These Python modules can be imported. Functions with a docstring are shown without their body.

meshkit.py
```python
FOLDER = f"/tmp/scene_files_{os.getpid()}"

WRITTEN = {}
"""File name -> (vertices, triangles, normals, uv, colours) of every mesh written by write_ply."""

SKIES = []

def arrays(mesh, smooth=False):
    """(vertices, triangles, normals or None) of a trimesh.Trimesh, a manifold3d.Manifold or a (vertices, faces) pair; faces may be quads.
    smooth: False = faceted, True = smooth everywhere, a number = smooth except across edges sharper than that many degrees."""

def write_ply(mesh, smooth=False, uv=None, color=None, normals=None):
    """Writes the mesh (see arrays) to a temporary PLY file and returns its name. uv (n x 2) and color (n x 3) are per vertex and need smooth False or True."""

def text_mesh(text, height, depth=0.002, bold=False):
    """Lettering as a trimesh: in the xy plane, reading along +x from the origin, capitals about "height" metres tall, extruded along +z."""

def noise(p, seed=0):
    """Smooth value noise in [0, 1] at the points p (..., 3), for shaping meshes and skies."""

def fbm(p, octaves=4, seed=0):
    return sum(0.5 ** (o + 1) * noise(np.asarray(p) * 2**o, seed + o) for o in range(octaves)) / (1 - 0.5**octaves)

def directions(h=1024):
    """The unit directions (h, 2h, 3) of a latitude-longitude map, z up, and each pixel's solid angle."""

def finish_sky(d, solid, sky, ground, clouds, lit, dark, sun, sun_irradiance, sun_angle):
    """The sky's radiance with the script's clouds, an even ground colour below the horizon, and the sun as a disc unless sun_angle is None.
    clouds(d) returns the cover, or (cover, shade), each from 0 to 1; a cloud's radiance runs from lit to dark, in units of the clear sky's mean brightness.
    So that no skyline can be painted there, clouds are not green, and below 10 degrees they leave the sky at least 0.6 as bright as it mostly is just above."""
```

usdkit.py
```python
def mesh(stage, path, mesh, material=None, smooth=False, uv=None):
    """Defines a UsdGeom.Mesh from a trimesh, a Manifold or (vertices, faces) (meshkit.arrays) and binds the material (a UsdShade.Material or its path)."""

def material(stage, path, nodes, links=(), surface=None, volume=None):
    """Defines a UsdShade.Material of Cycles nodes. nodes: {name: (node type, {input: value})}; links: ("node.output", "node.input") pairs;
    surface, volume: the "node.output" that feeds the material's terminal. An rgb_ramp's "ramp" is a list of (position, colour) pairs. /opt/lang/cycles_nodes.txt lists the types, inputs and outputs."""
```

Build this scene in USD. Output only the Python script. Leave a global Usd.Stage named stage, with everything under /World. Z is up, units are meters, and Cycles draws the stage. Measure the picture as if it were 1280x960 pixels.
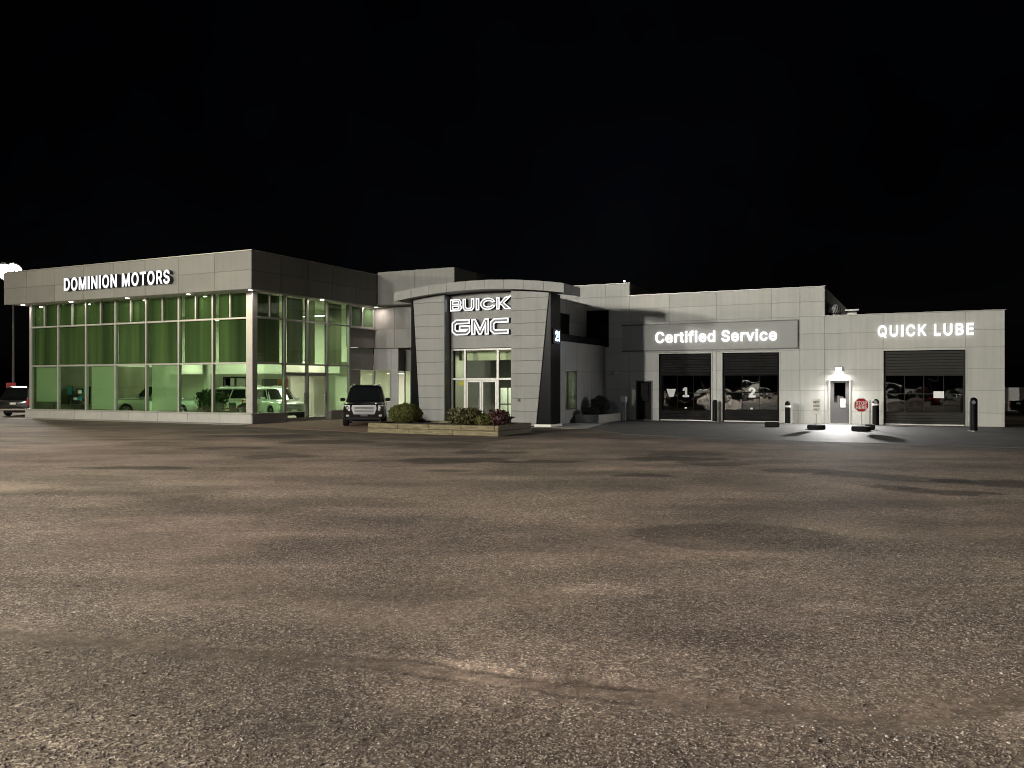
import glob, math, random
import numpy as np, trimesh, usdkit, meshkit, manifold3d
from pxr import Gf, Sdf, Usd, UsdGeom, UsdLux, UsdShade, Vt
from shapely import affinity
from shapely.geometry import Polygon, MultiPolygon, box as sbox, LineString, Point
from shapely.ops import unary_union

stage = Usd.Stage.CreateInMemory()
UsdGeom.SetStageUpAxis(stage, UsdGeom.Tokens.z)
UsdGeom.SetStageMetersPerUnit(stage, 1.0)
world = UsdGeom.Xform.Define(stage, '/World')
stage.SetDefaultPrim(world.GetPrim())
RNG = np.random.default_rng(7)
random.seed(7)

# ------------------------------------------------------------------ camera
cam = UsdGeom.Camera.Define(stage, '/World/camera')
cam.CreateHorizontalApertureAttr(36.0)
cam.CreateVerticalApertureAttr(27.0)
cam.CreateFocalLengthAttr(36.0 * 1050.0 / 1280.0)
cam.CreateExposureAttr(0.4)
cam.AddTranslateOp().Set(Gf.Vec3d(0, 0, 1.92))
cam.AddRotateXYZOp().Set(Gf.Vec3f(90.055, 0, 26.1))

# ------------------------------------------------------------------ sky (night)
sky_mat = usdkit.material(stage, '/World/Looks/night_sky', {
    'sky': ('sky_texture', {'sky_type': 'single_scattering', 'sun_disc': False, 'sun_elevation': 0.02, 'sun_rotation': 2.6}),
    'hs': ('hsv', {'saturation': 0.6}),
    'tc': ('texture_coordinate', {}),
    'nz': ('noise_texture', {'scale': 2.6, 'detail': 4.0, 'roughness': 0.55}),
    'rp': ('rgb_ramp', {'ramp': [(0.35, (0.22, 0.25, 0.5)), (0.7, (0.9, 1.0, 1.7))]}),
    'mx': ('mix', {'mix_type': 'multiply', 'fac': 1.0}),
    'bg': ('background_shader', {'strength': 0.0009})},
    [('tc.generated', 'nz.vector'), ('nz.fac', 'rp.fac'), ('sky.color', 'hs.color'), ('hs.color', 'mx.color1'), ('rp.color', 'mx.color2'), ('mx.color', 'bg.color')],
    surface='bg.background')
dome = UsdLux.DomeLight.Define(stage, '/World/sky')
dome.CreateIntensityAttr(1.0)
UsdShade.MaterialBindingAPI.Apply(dome.GetPrim()).Bind(sky_mat)
dome.GetPrim().SetCustomDataByKey('kind', 'structure')
dome.GetPrim().SetCustomDataByKey('label', 'almost black night sky above the car dealership')

# lamp settings (used by the lamp builders below)
LOT_LAMP = 1500.0          # parking lot lamps
LOT_COL = (1.0, 0.965, 0.88)
DOWN_LAMP = 5.0           # soffit downlights
DOWN_COL = (1.0, 0.84, 0.76)
ROOM_LAMP = 46.0         # showroom ceiling fixtures
ROOM_COL = (1.0, 1.0, 0.86)
DOOR_LAMP = 190.0          # wall lamp over the service door
LETTER = 1.1              # emission of the sign faces

# ------------------------------------------------------------------ helpers
class Thing:
    def __init__(s, path, loc): s.path, s.loc = path, np.array(loc, float)

def numbered(parent, name):
    p, k = f'{parent}/{name}', 0
    while stage.GetPrimAtPath(p).IsValid():
        k += 1; p = f'{parent}/{name}_{k:03d}'
    return p

def props(prim, label=None, cat=None, group=None, kind=None):
    for k, v in (('label', label), ('category', cat), ('group', group), ('kind', kind)):
        if v: prim.SetCustomDataByKey(k, v)

def thing(name, label, cat, loc=(0, 0, 0), rotz=0, group=None, kind=None):
    p = numbered('/World', name)
    x = UsdGeom.Xform.Define(stage, p)
    x.AddTranslateOp().Set(Gf.Vec3d(*map(float, loc)))
    if rotz: x.AddRotateZOp().Set(math.degrees(rotz))
    props(x.GetPrim(), label, cat, group, kind)
    return Thing(p, loc)

def obj(name, mesh, mat, parent=None, world=False, smooth=False, label=None, kind=None):
    """One Mesh prim under parent (a Thing or another part), or under /World. world=True: the mesh is in world coordinates."""
    if isinstance(mesh, (list, tuple)): mesh = trimesh.util.concatenate(list(mesh))
    if world and parent is not None:
        mesh = mesh.copy(); mesh.apply_translation(-parent.loc)
    p = numbered(parent.path if parent else '/World', name)
    m = usdkit.mesh(stage, p, mesh, MAT[mat], smooth=smooth)
    props(m.GetPrim(), label=label, kind=kind)
    return Thing(p, parent.loc if parent else (0, 0, 0))

def copy_thing(src, name, label, cat, loc, rotz, group=None):
    t = thing(name, label, cat, loc, rotz, group)
    pr = stage.GetPrimAtPath(t.path)
    pr.GetReferences().AddInternalReference(src)
    pr.SetInstanceable(True)
    return t

def bx(x0, x1, y0, y1, z0, z1, b=0.0):
    if b <= 0:
        m = trimesh.creation.box([x1 - x0, y1 - y0, z1 - z0])
        m.apply_translation([(x0 + x1) / 2, (y0 + y1) / 2, (z0 + z1) / 2]); return m
    v = []
    for x, sx in ((x0, 1), (x1, -1)):
        for y, sy in ((y0, 1), (y1, -1)):
            for z, sz in ((z0, 1), (z1, -1)):
                v += [(x, y + sy * b, z + sz * b), (x + sx * b, y, z + sz * b), (x + sx * b, y + sy * b, z)]
    return trimesh.convex.convex_hull(np.array(v))

def cyl(r, z0, z1, x=0, y=0, n=20, r1=None):
    prof = np.array([[0, z0], [r, z0], [r if r1 is None else r1, z1], [0, z1]])
    m = trimesh.creation.revolve(prof, sections=n); m.apply_translation([x, y, 0]); return m

def lathe(prof, n=24):
    return trimesh.creation.revolve(np.array(prof, float), sections=n)

def tube(pts, r, n=8):
    p = np.asarray(pts, float); out = []
    for a, b in zip(p[:-1], p[1:]):
        out.append(trimesh.creation.cylinder(radius=r, segment=[a, b], sections=n))
    return trimesh.util.concatenate(out)

def ico(r, c=(0, 0, 0), sub=2, scale=(1, 1, 1)):
    m = trimesh.creation.icosphere(sub, r); m.apply_scale(scale); m.apply_translation(c); return m

def polys(g):
    return [q for q in getattr(g, 'geoms', [g]) if q.geom_type == 'Polygon' and q.area > 1e-5]

def extrude(g, d):
    return trimesh.util.concatenate([trimesh.creation.extrude_polygon(q, d, engine='earcut') for q in polys(g)])

def on_front(m, y):        # (u, v, w) -> x = u, z = v, w towards -y
    T = np.array([[1, 0, 0, 0], [0, 0, -1, y], [0, 1, 0, 0], [0, 0, 0, 1.0]])
    m = m.copy(); m.apply_transform(T); return m

def on_right(m, x):        # (u, v, w) -> y = u, z = v, w towards +x
    T = np.array([[0, 0, 1, x], [1, 0, 0, 0], [0, 1, 0, 0], [0, 0, 0, 1.0]])
    m = m.copy(); m.apply_transform(T); return m

def clad(parent, region, us, vs, place, mat, holes=(), depth=0.04, gap=0.009, name='panel', jit=0.004):
    """Cladding panels: the region cut along the joint lines us and vs, one mesh a panel, each proud of the wall behind."""
    hole = unary_union([sbox(*h) for h in holes]) if holes else Polygon()
    us, vs = sorted(us), sorted(vs)
    for a, b in zip(us[:-1], us[1:]):
        for c, d in zip(vs[:-1], vs[1:]):
            g = sbox(a, c, b, d).intersection(region).buffer(-gap, join_style=2)
            g = g.difference(hole)
            for q in polys(g):
                if q.area < 0.01: continue
                m = trimesh.creation.extrude_polygon(q, depth + RNG.uniform(-jit, jit) , engine='earcut')
                obj(name, place(m), mat, parent, world=True)

# ------------------------------------------------------------------ materials
MAT = {}
def mat(name, nodes, links=(), surface='p.BSDF'):
    MAT[name] = usdkit.material(stage, '/World/Looks/' + name, nodes, links, surface=surface)

def plain(name, col, rough=0.5, metal=0.0, var=0.0, nscale=6.0, bump=0.0, coat=0.0, island=0.0, streak=0.0, **kw):
    n = {'p': ('principled_bsdf', dict(roughness=rough, metallic=metal, coat_weight=coat, **kw))}
    l = []
    if var or island:
        lo, hi = [max(0, c * (1 - var)) for c in col], [min(1, c * (1 + var)) for c in col]
        n['g'] = ('geometry', {}); n['t'] = ('noise_texture', {'scale': nscale, 'detail': 5.0, 'roughness': 0.6})
        n['r'] = ('rgb_ramp', {'ramp': [(0.3, lo), (0.7, hi)]})
        l += [('g.position', 't.vector'), ('t.fac', 'r.fac')]
        if island:
            n['o'] = ('object_info', {}); n['mr'] = ('map_range', {'from_min': 0.0, 'from_max': 1.0, 'to_min': 1 - island, 'to_max': 1 + island})
            n['h'] = ('hsv', {}); l += [('o.random', 'mr.value'), ('mr.result', 'h.value'), ('r.color', 'h.color'), ('h.color', 'p.base_color')]
        else: l += [('r.color', 'p.base_color')]
        n['rr'] = ('map_range', {'from_min': 0.3, 'from_max': 0.7, 'to_min': max(0, rough * 0.8), 'to_max': min(1, rough * 1.25)})
        l += [('t.fac', 'rr.value'), ('rr.result', 'p.roughness')]
        if streak:
            n['sm'] = ('mapping', {'scale': (5.0, 5.0, 0.25)}); n['st'] = ('noise_texture', {'scale': 1.0, 'detail': 4.0}); n['sr'] = ('rgb_ramp', {'ramp': [(0.3, (1 - streak,) * 3), (0.6, (1, 1, 1))]}); n['sx'] = ('mix', {'mix_type': 'multiply', 'fac': 1.0})
            l = [x for x in l if x[1] != 'p.base_color'] + [('g.position', 'sm.vector'), ('sm.vector', 'st.vector'), ('st.fac', 'sr.fac'), ('h.color' if island else 'r.color', 'sx.color1'), ('sr.color', 'sx.color2'), ('sx.color', 'p.base_color')]
        if bump:
            n['b'] = ('bump', {'strength': bump, 'distance': 0.02}); l += [('t.fac', 'b.height'), ('b.normal', 'p.normal')]
    else: n['p'][1]['base_color'] = col
    mat(name, n, l)

def emit(name, col, s):
    mat(name, {'p': ('emission', {'color': col, 'strength': s})}, surface='p.emission')

plain('cladding', (0.46, 0.46, 0.425), 0.55, 0.0, specular_ior_level=0.3, var=0.05, nscale=1.3, island=0.06, streak=0.10)  # lightened copy of the cladding, for stronger lamp light on the service wing
plain('dimmed_fascia_cladding', (0.215, 0.214, 0.198), 0.5, 0.0, specular_ior_level=0.3, var=0.06, nscale=1.1, island=0.09, streak=0.10)  # same cladding darkened in colour, for weaker lamp light on the showroom
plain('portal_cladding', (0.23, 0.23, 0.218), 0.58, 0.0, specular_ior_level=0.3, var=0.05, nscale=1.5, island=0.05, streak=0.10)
plain('wall_backing', (0.16, 0.16, 0.155), 0.7)
plain('rough_wall', (0.28, 0.28, 0.27), 0.6, var=0.08, nscale=2.0)
plain('sign_panel', (0.34, 0.34, 0.322), 0.6, specular_ior_level=0.2)
plain('soffit', (0.42, 0.40, 0.38), 0.6, var=0.04)
plain('roof', (0.08, 0.08, 0.08), 0.9, var=0.2)
plain('plinth_stone', (0.36, 0.35, 0.33), 0.6, var=0.08, nscale=3.0, island=0.04)
plain('aluminium', (0.38, 0.375, 0.35), 0.38, 0.35, var=0.04)
plain('dark_frame', (0.05, 0.05, 0.048), 0.45)
plain('black_gloss', (0.004, 0.004, 0.005), 0.3, specular_ior_level=0.06)
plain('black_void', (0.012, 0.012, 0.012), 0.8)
plain('interior_wall', (0.66, 0.65, 0.56), 0.7, var=0.03)
plain('interior_olive', (0.14, 0.14, 0.09), 0.6, var=0.2, nscale=1.2)
plain('interior_dark', (0.12, 0.12, 0.11), 0.7)
plain('interior_orange', (0.5, 0.17, 0.06), 0.6)
plain('interior_floor', (0.32, 0.31, 0.28), 0.18, var=0.08, nscale=2.0)
plain('white_paper', (0.8, 0.8, 0.78), 0.6)
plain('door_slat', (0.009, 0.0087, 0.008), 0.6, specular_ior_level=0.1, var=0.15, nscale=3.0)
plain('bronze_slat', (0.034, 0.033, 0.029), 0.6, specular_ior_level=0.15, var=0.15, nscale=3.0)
plain('door_grey', (0.07, 0.068, 0.07), 0.4, var=0.1)
plain('rubber', (0.010, 0.010, 0.010), 0.85, specular_ior_level=0.15, var=0.2, nscale=20.0)
plain('bollard_black', (0.004, 0.0035, 0.004), 0.5, specular_ior_level=0.12, var=0.2)
plain('red_sign', (0.42, 0.02, 0.025), 0.4)
plain('sign_white', (0.72, 0.70, 0.64), 0.5)
plain('sign_ink', (0.08, 0.07, 0.06), 0.6)
plain('galvanised', (0.42, 0.42, 0.40), 0.4, 0.7, var=0.12, nscale=8.0)
plain('pole_paint', (0.10, 0.095, 0.09), 0.5, 0.3, var=0.1)
plain('letter_return', (0.035, 0.035, 0.038), 0.4)
plain('letter_grey', (0.16, 0.16, 0.17), 0.3, 0.6)
plain('soil', (0.035, 0.025, 0.018), 0.95, var=0.4, nscale=18.0, bump=0.8)
plain('bark', (0.07, 0.05, 0.035), 0.9, var=0.3, nscale=20.0)
plain('concrete', (0.30, 0.285, 0.26), 0.85, var=0.16, nscale=2.2, bump=0.15)
plain('plastic_teal', (0.02, 0.28, 0.42), 0.4)
plain('plastic_dark', (0.02, 0.022, 0.024), 0.5)
plain('wood_desk', (0.09, 0.07, 0.05), 0.5, var=0.15, nscale=5.0)
plain('trailer_white', (0.62, 0.62, 0.58), 0.5, var=0.1)
plain('turbine_metal', (0.7, 0.7, 0.68), 0.5, var=0.1)
for n_, c_ in dict(paint_black=(0.006, 0.006, 0.007), paint_white=(0.70, 0.70, 0.67), paint_silver=(0.42, 0.43, 0.42), paint_red=(0.34, 0.012, 0.012), paint_maroon=(0.05, 0.006, 0.008)).items():
    plain(n_, c_, 0.28 if n_ != 'paint_black' else 0.16, 0.3 if n_ == 'paint_silver' else 0.0, coat=0.8)
plain('car_glass', (0.008, 0.010, 0.010), 0.05, coat=0.3)
plain('chrome', (0.75, 0.75, 0.75), 0.12, 1.0)
plain('rim_metal', (0.5, 0.5, 0.5), 0.25, 0.9)
plain('headlamp', (0.55, 0.55, 0.55), 0.25, 0.3, coat=1.0)
plain('tail_red', (0.30, 0.008, 0.010), 0.15, coat=0.6)
plain('car_trim', (0.012, 0.012, 0.012), 0.6, specular_ior_level=0.3)
plain('satin_chrome', (0.62, 0.62, 0.62), 0.38, 0.6)
emit('lamp_white', (1.0, 0.97, 0.9), 40.0)
emit('lamp_wall', (1.0, 0.98, 0.95), 9.0)
emit('lamp_downlight', (1.0, 0.86, 0.78), 14.0)
emit('lamp_room', (1.0, 1.0, 0.86), 6.0)
emit('blue_reflection_glow', (0.35, 0.55, 1.0), 5.0)  # glow standing in for a blue reflection on the fin
emit('lamp_orange', (1.0, 0.45, 0.12), 3.0)
emit('lamp_roof', (1.0, 0.98, 0.95), 8.0)
emit('letter_white', (1.0, 0.985, 1.0), LETTER)

# brick paving and timber
mat('brick_paving', {'g': ('geometry', {}), 'b': ('brick_texture', {'scale': 1.0, 'color1': (0.26, 0.145, 0.095), 'color2': (0.20, 0.11, 0.075), 'mortar': (0.12, 0.09, 0.07), 'mortar_size': 0.008, 'brick_width': 0.2, 'row_height': 0.1}),
    't': ('noise_texture', {'scale': 1.5, 'detail': 4.0}), 'm': ('mix', {'mix_type': 'multiply', 'fac': 0.5}), 'p': ('principled_bsdf', {'roughness': 0.8})},
    [('g.position', 'b.vector'), ('g.position', 't.vector'), ('b.color', 'm.color1'), ('t.color', 'm.color2'), ('m.color', 'p.base_color')])
mat('timber', {'g': ('geometry', {}), 'mp': ('mapping', {'scale': (1.2, 9.0, 14.0)}), 't': ('noise_texture', {'scale': 2.0, 'detail': 6.0, 'distortion': 0.6}),
    'r': ('rgb_ramp', {'ramp': [(0.3, (0.07, 0.055, 0.027)), (0.55, (0.15, 0.125, 0.066)), (0.75, (0.21, 0.18, 0.105))]}), 'p': ('principled_bsdf', {'roughness': 0.8}), 'b': ('bump', {'strength': 0.4, 'distance': 0.01})},
    [('g.position', 'mp.vector'), ('mp.vector', 't.vector'), ('t.fac', 'r.fac'), ('r.color', 'p.base_color'), ('t.fac', 'b.height'), ('b.normal', 'p.normal')])

def leafmat(name, c0, c1):
    mat(name, {'g': ('geometry', {}), 'r': ('rgb_ramp', {'ramp': [(0.0, c0), (1.0, c1)]}), 'p': ('principled_bsdf', {'roughness': 0.55}), 'tr': ('translucent_bsdf', {}), 'm': ('mix_closure', {'fac': 0.25})},
        [('g.random_per_island', 'r.fac'), ('r.color', 'p.base_color'), ('r.color', 'tr.color'), ('p.BSDF', 'm.closure1'), ('tr.BSDF', 'm.closure2')], surface='m.closure')
leafmat('leaf_olive', (0.08, 0.085, 0.012), (0.20, 0.19, 0.03))
leafmat('leaf_brown', (0.07, 0.065, 0.02), (0.21, 0.16, 0.065))
leafmat('leaf_red', (0.06, 0.022, 0.018), (0.17, 0.06, 0.045))
leafmat('leaf_dark', (0.02, 0.025, 0.01), (0.05, 0.055, 0.02))
leafmat('leaf_green', (0.04, 0.06, 0.02), (0.09, 0.12, 0.05))

def glass(name, tint, base, gain, rough=0.0, warp=0.0):
    """Window pane: clear with a tint, mirroring more at a slant."""
    wn = {'wg': ('geometry', {}), 'wt': ('noise_texture', {'scale': 1.1, 'detail': 1.0}), 'wb': ('bump', {'strength': warp, 'distance': 0.1})} if warp else {}
    wl = [('wg.position', 'wt.vector'), ('wt.fac', 'wb.height'), ('wb.normal', 'g.normal')] if warp else []
    mat(name, {**wn, 'lw': ('layer_weight', {'blend': 0.5}), 'pw': ('math', {'math_type': 'power', 'value2': 3.0}), 'ma': ('math', {'math_type': 'multiply_add', 'value2': gain, 'value3': base}),
        't': ('transparent_bsdf', {'color': tint}), 'g': ('glossy_bsdf', {'color': (1, 1, 1), 'roughness': rough}), 'm': ('mix_closure', {})},
        wl + [('lw.facing', 'pw.value1'), ('pw.value', 'ma.value1'), ('ma.value', 'm.fac'), ('t.BSDF', 'm.closure1'), ('g.BSDF', 'm.closure2')], surface='m.closure')
glass('glass_green', (0.76, 0.895, 0.73), 0.04, 0.5)
glass('glass_clear', (0.88, 0.93, 0.84), 0.04, 0.5)
glass('glass_door', (0.75, 0.77, 0.75), 0.095, 0.6, 0.012, 0.06)
mat('blind_fabric', {'g': ('geometry', {}), 'mp': ('mapping', {'scale': (0.9, 0.9, 0.03)}), 't': ('noise_texture', {'scale': 1.6, 'detail': 3.0}), 'r': ('rgb_ramp', {'ramp': [(0.3, (0.14, 0.145, 0.11)), (0.7, (0.42, 0.42, 0.29))]}),
    'd': ('diffuse_bsdf', {}), 'tr': ('translucent_bsdf', {}), 'm': ('mix_closure', {'fac': 0.6}), 'x': ('transparent_bsdf', {'color': (1, 1, 1)}), 'm2': ('mix_closure', {'fac': 0.10})},
    [('g.position', 'mp.vector'), ('mp.vector', 't.vector'), ('t.fac', 'r.fac'), ('r.color', 'd.color'), ('r.color', 'tr.color'), ('d.BSDF', 'm.closure1'), ('tr.BSDF', 'm.closure2'), ('m.closure', 'm2.closure1'), ('x.BSDF', 'm2.closure2')], surface='m2.closure')
mat('screen_fabric', {'d': ('diffuse_bsdf', {'color': (0.55, 0.58, 0.5)}), 'tr': ('translucent_bsdf', {'color': (0.6, 0.62, 0.52)}), 'm': ('mix_closure', {'fac': 0.5}), 'x': ('transparent_bsdf', {'color': (1, 1, 1)}), 'm2': ('mix_closure', {'fac': 0.45})},
    [('d.BSDF', 'm.closure1'), ('tr.BSDF', 'm.closure2'), ('m.closure', 'm2.closure1'), ('x.BSDF', 'm2.closure2')], surface='m2.closure')

# asphalt: stones in binder, worn, stained and shade-toned where the sheet's own marks say so
mat('asphalt', {
    'g': ('geometry', {}), 'at': ('attribute', {'attribute': 'stain_shade'}), 'aw': ('attribute', {'attribute': 'wear'}),
    'v': ('voronoi_texture', {'scale': 62.0, 'randomness': 1.0}), 'v2': ('voronoi_texture', {'scale': 150.0, 'randomness': 1.0}),
    'sc': ('separate_color', {}), 'sc2': ('separate_color', {}),
    'r': ('rgb_ramp', {'ramp': [(0.0, (0.080, 0.060, 0.052)), (0.45, (0.158, 0.122, 0.106)), (0.72, (0.25, 0.198, 0.172)), (0.86, (0.40, 0.34, 0.30)), (1.0, (0.72, 0.65, 0.58))]}),
    'r2': ('rgb_ramp', {'ramp': [(0.0, (0.095, 0.072, 0.063)), (0.6, (0.19, 0.149, 0.130)), (1.0, (0.47, 0.395, 0.345))]}),
    'mm': ('mix', {'fac': 0.35}),
    'n': ('noise_texture', {'scale': 0.55, 'detail': 6.0, 'roughness': 0.6}), 'nr': ('rgb_ramp', {'ramp': [(0.3, (0.74, 0.73, 0.72)), (0.7, (1.22, 1.2, 1.14))]}),
    'n3': ('noise_texture', {'scale': 0.16, 'detail': 3.0}), 'nr3': ('rgb_ramp', {'ramp': [(0.35, (1.0, 0.94, 0.90)), (0.65, (1.0, 1.0, 0.90))]}),
    'm1': ('mix', {'mix_type': 'multiply', 'fac': 1.0}), 'm3': ('mix', {'mix_type': 'multiply', 'fac': 1.0}), 'm2': ('mix', {'mix_type': 'multiply', 'fac': 1.0}),
    'n4': ('noise_texture', {'scale': 16.0, 'detail': 3.0, 'roughness': 0.7}), 'nr4': ('rgb_ramp', {'ramp': [(0.32, (0.66, 0.66, 0.66)), (0.5, (1.0, 1.0, 1.0)), (0.68, (1.42, 1.42, 1.40))]}), 'm4': ('mix', {'mix_type': 'multiply', 'fac': 1.0}),
    'wc': ('mix', {'color2': (0.285, 0.220, 0.190)}),
    'add': ('math', {'math_type': 'add'}), 'b': ('bump', {'strength': 0.55, 'distance': 0.012}), 'p': ('principled_bsdf', {'roughness': 0.82, 'specular_ior_level': 0.3})},
    [('g.position', 'v.vector'), ('g.position', 'v2.vector'), ('v.color', 'sc.color'), ('sc.r', 'r.fac'), ('v2.color', 'sc2.color'), ('sc2.r', 'r2.fac'),
     ('r.color', 'mm.color1'), ('r2.color', 'mm.color2'), ('aw.fac', 'wc.fac'), ('mm.color', 'wc.color1'),
     ('g.position', 'n.vector'), ('n.fac', 'nr.fac'), ('g.position', 'n3.vector'), ('n3.fac', 'nr3.fac'),
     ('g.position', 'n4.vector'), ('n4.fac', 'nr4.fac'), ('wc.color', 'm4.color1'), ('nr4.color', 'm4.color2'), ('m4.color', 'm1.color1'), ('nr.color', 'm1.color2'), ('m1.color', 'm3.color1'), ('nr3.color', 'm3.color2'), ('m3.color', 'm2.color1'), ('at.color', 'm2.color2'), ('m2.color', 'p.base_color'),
     ('sc.r', 'add.value1'), ('sc2.r', 'add.value2'), ('add.value', 'b.height'), ('b.normal', 'p.normal')])
mat('asphalt_smooth', {'g': ('geometry', {}), 'n': ('noise_texture', {'scale': 0.9, 'detail': 7.0, 'roughness': 0.62}), 'v': ('voronoi_texture', {'scale': 90.0}), 'sc': ('separate_color', {}),
    'r': ('rgb_ramp', {'ramp': [(0.3, (0.045, 0.044, 0.043)), (0.7, (0.09, 0.087, 0.083))]}), 'vr': ('rgb_ramp', {'ramp': [(0.0, (0.8, 0.8, 0.8)), (1.0, (1.25, 1.25, 1.25))]}),
    'm': ('mix', {'mix_type': 'multiply', 'fac': 1.0}), 'b': ('bump', {'strength': 0.3, 'distance': 0.008}), 'p': ('principled_bsdf', {'roughness': 0.7, 'specular_ior_level': 0.4})},
    [('g.position', 'n.vector'), ('g.position', 'v.vector'), ('v.color', 'sc.color'), ('n.fac', 'r.fac'), ('sc.r', 'vr.fac'), ('r.color', 'm.color1'), ('vr.color', 'm.color2'), ('m.color', 'p.base_color'), ('sc.r', 'b.height'), ('b.normal', 'p.normal')])

# ------------------------------------------------------------------ ground
def axis(dense, lo, hi, step, grow):
    a = list(np.arange(dense[0], dense[1], step)); s = step
    while a[-1] < hi: s *= grow; a.append(a[-1] + s)
    s = step; b = []
    x = dense[0]
    while x > lo: s *= grow; x -= s; b.append(x)
    return np.array(b[::-1] + a)

def seam_dist(X, Y, pts):
    d = np.full(X.shape, 1e9)
    for (ax, ay), (bx_, by) in zip(pts[:-1], pts[1:]):
        vx, vy = bx_ - ax, by - ay; L2 = vx * vx + vy * vy
        t = np.clip(((X - ax) * vx + (Y - ay) * vy) / L2, 0, 1)
        d = np.minimum(d, np.hypot(X - ax - t * vx, Y - ay - t * vy))
    return d

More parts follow.
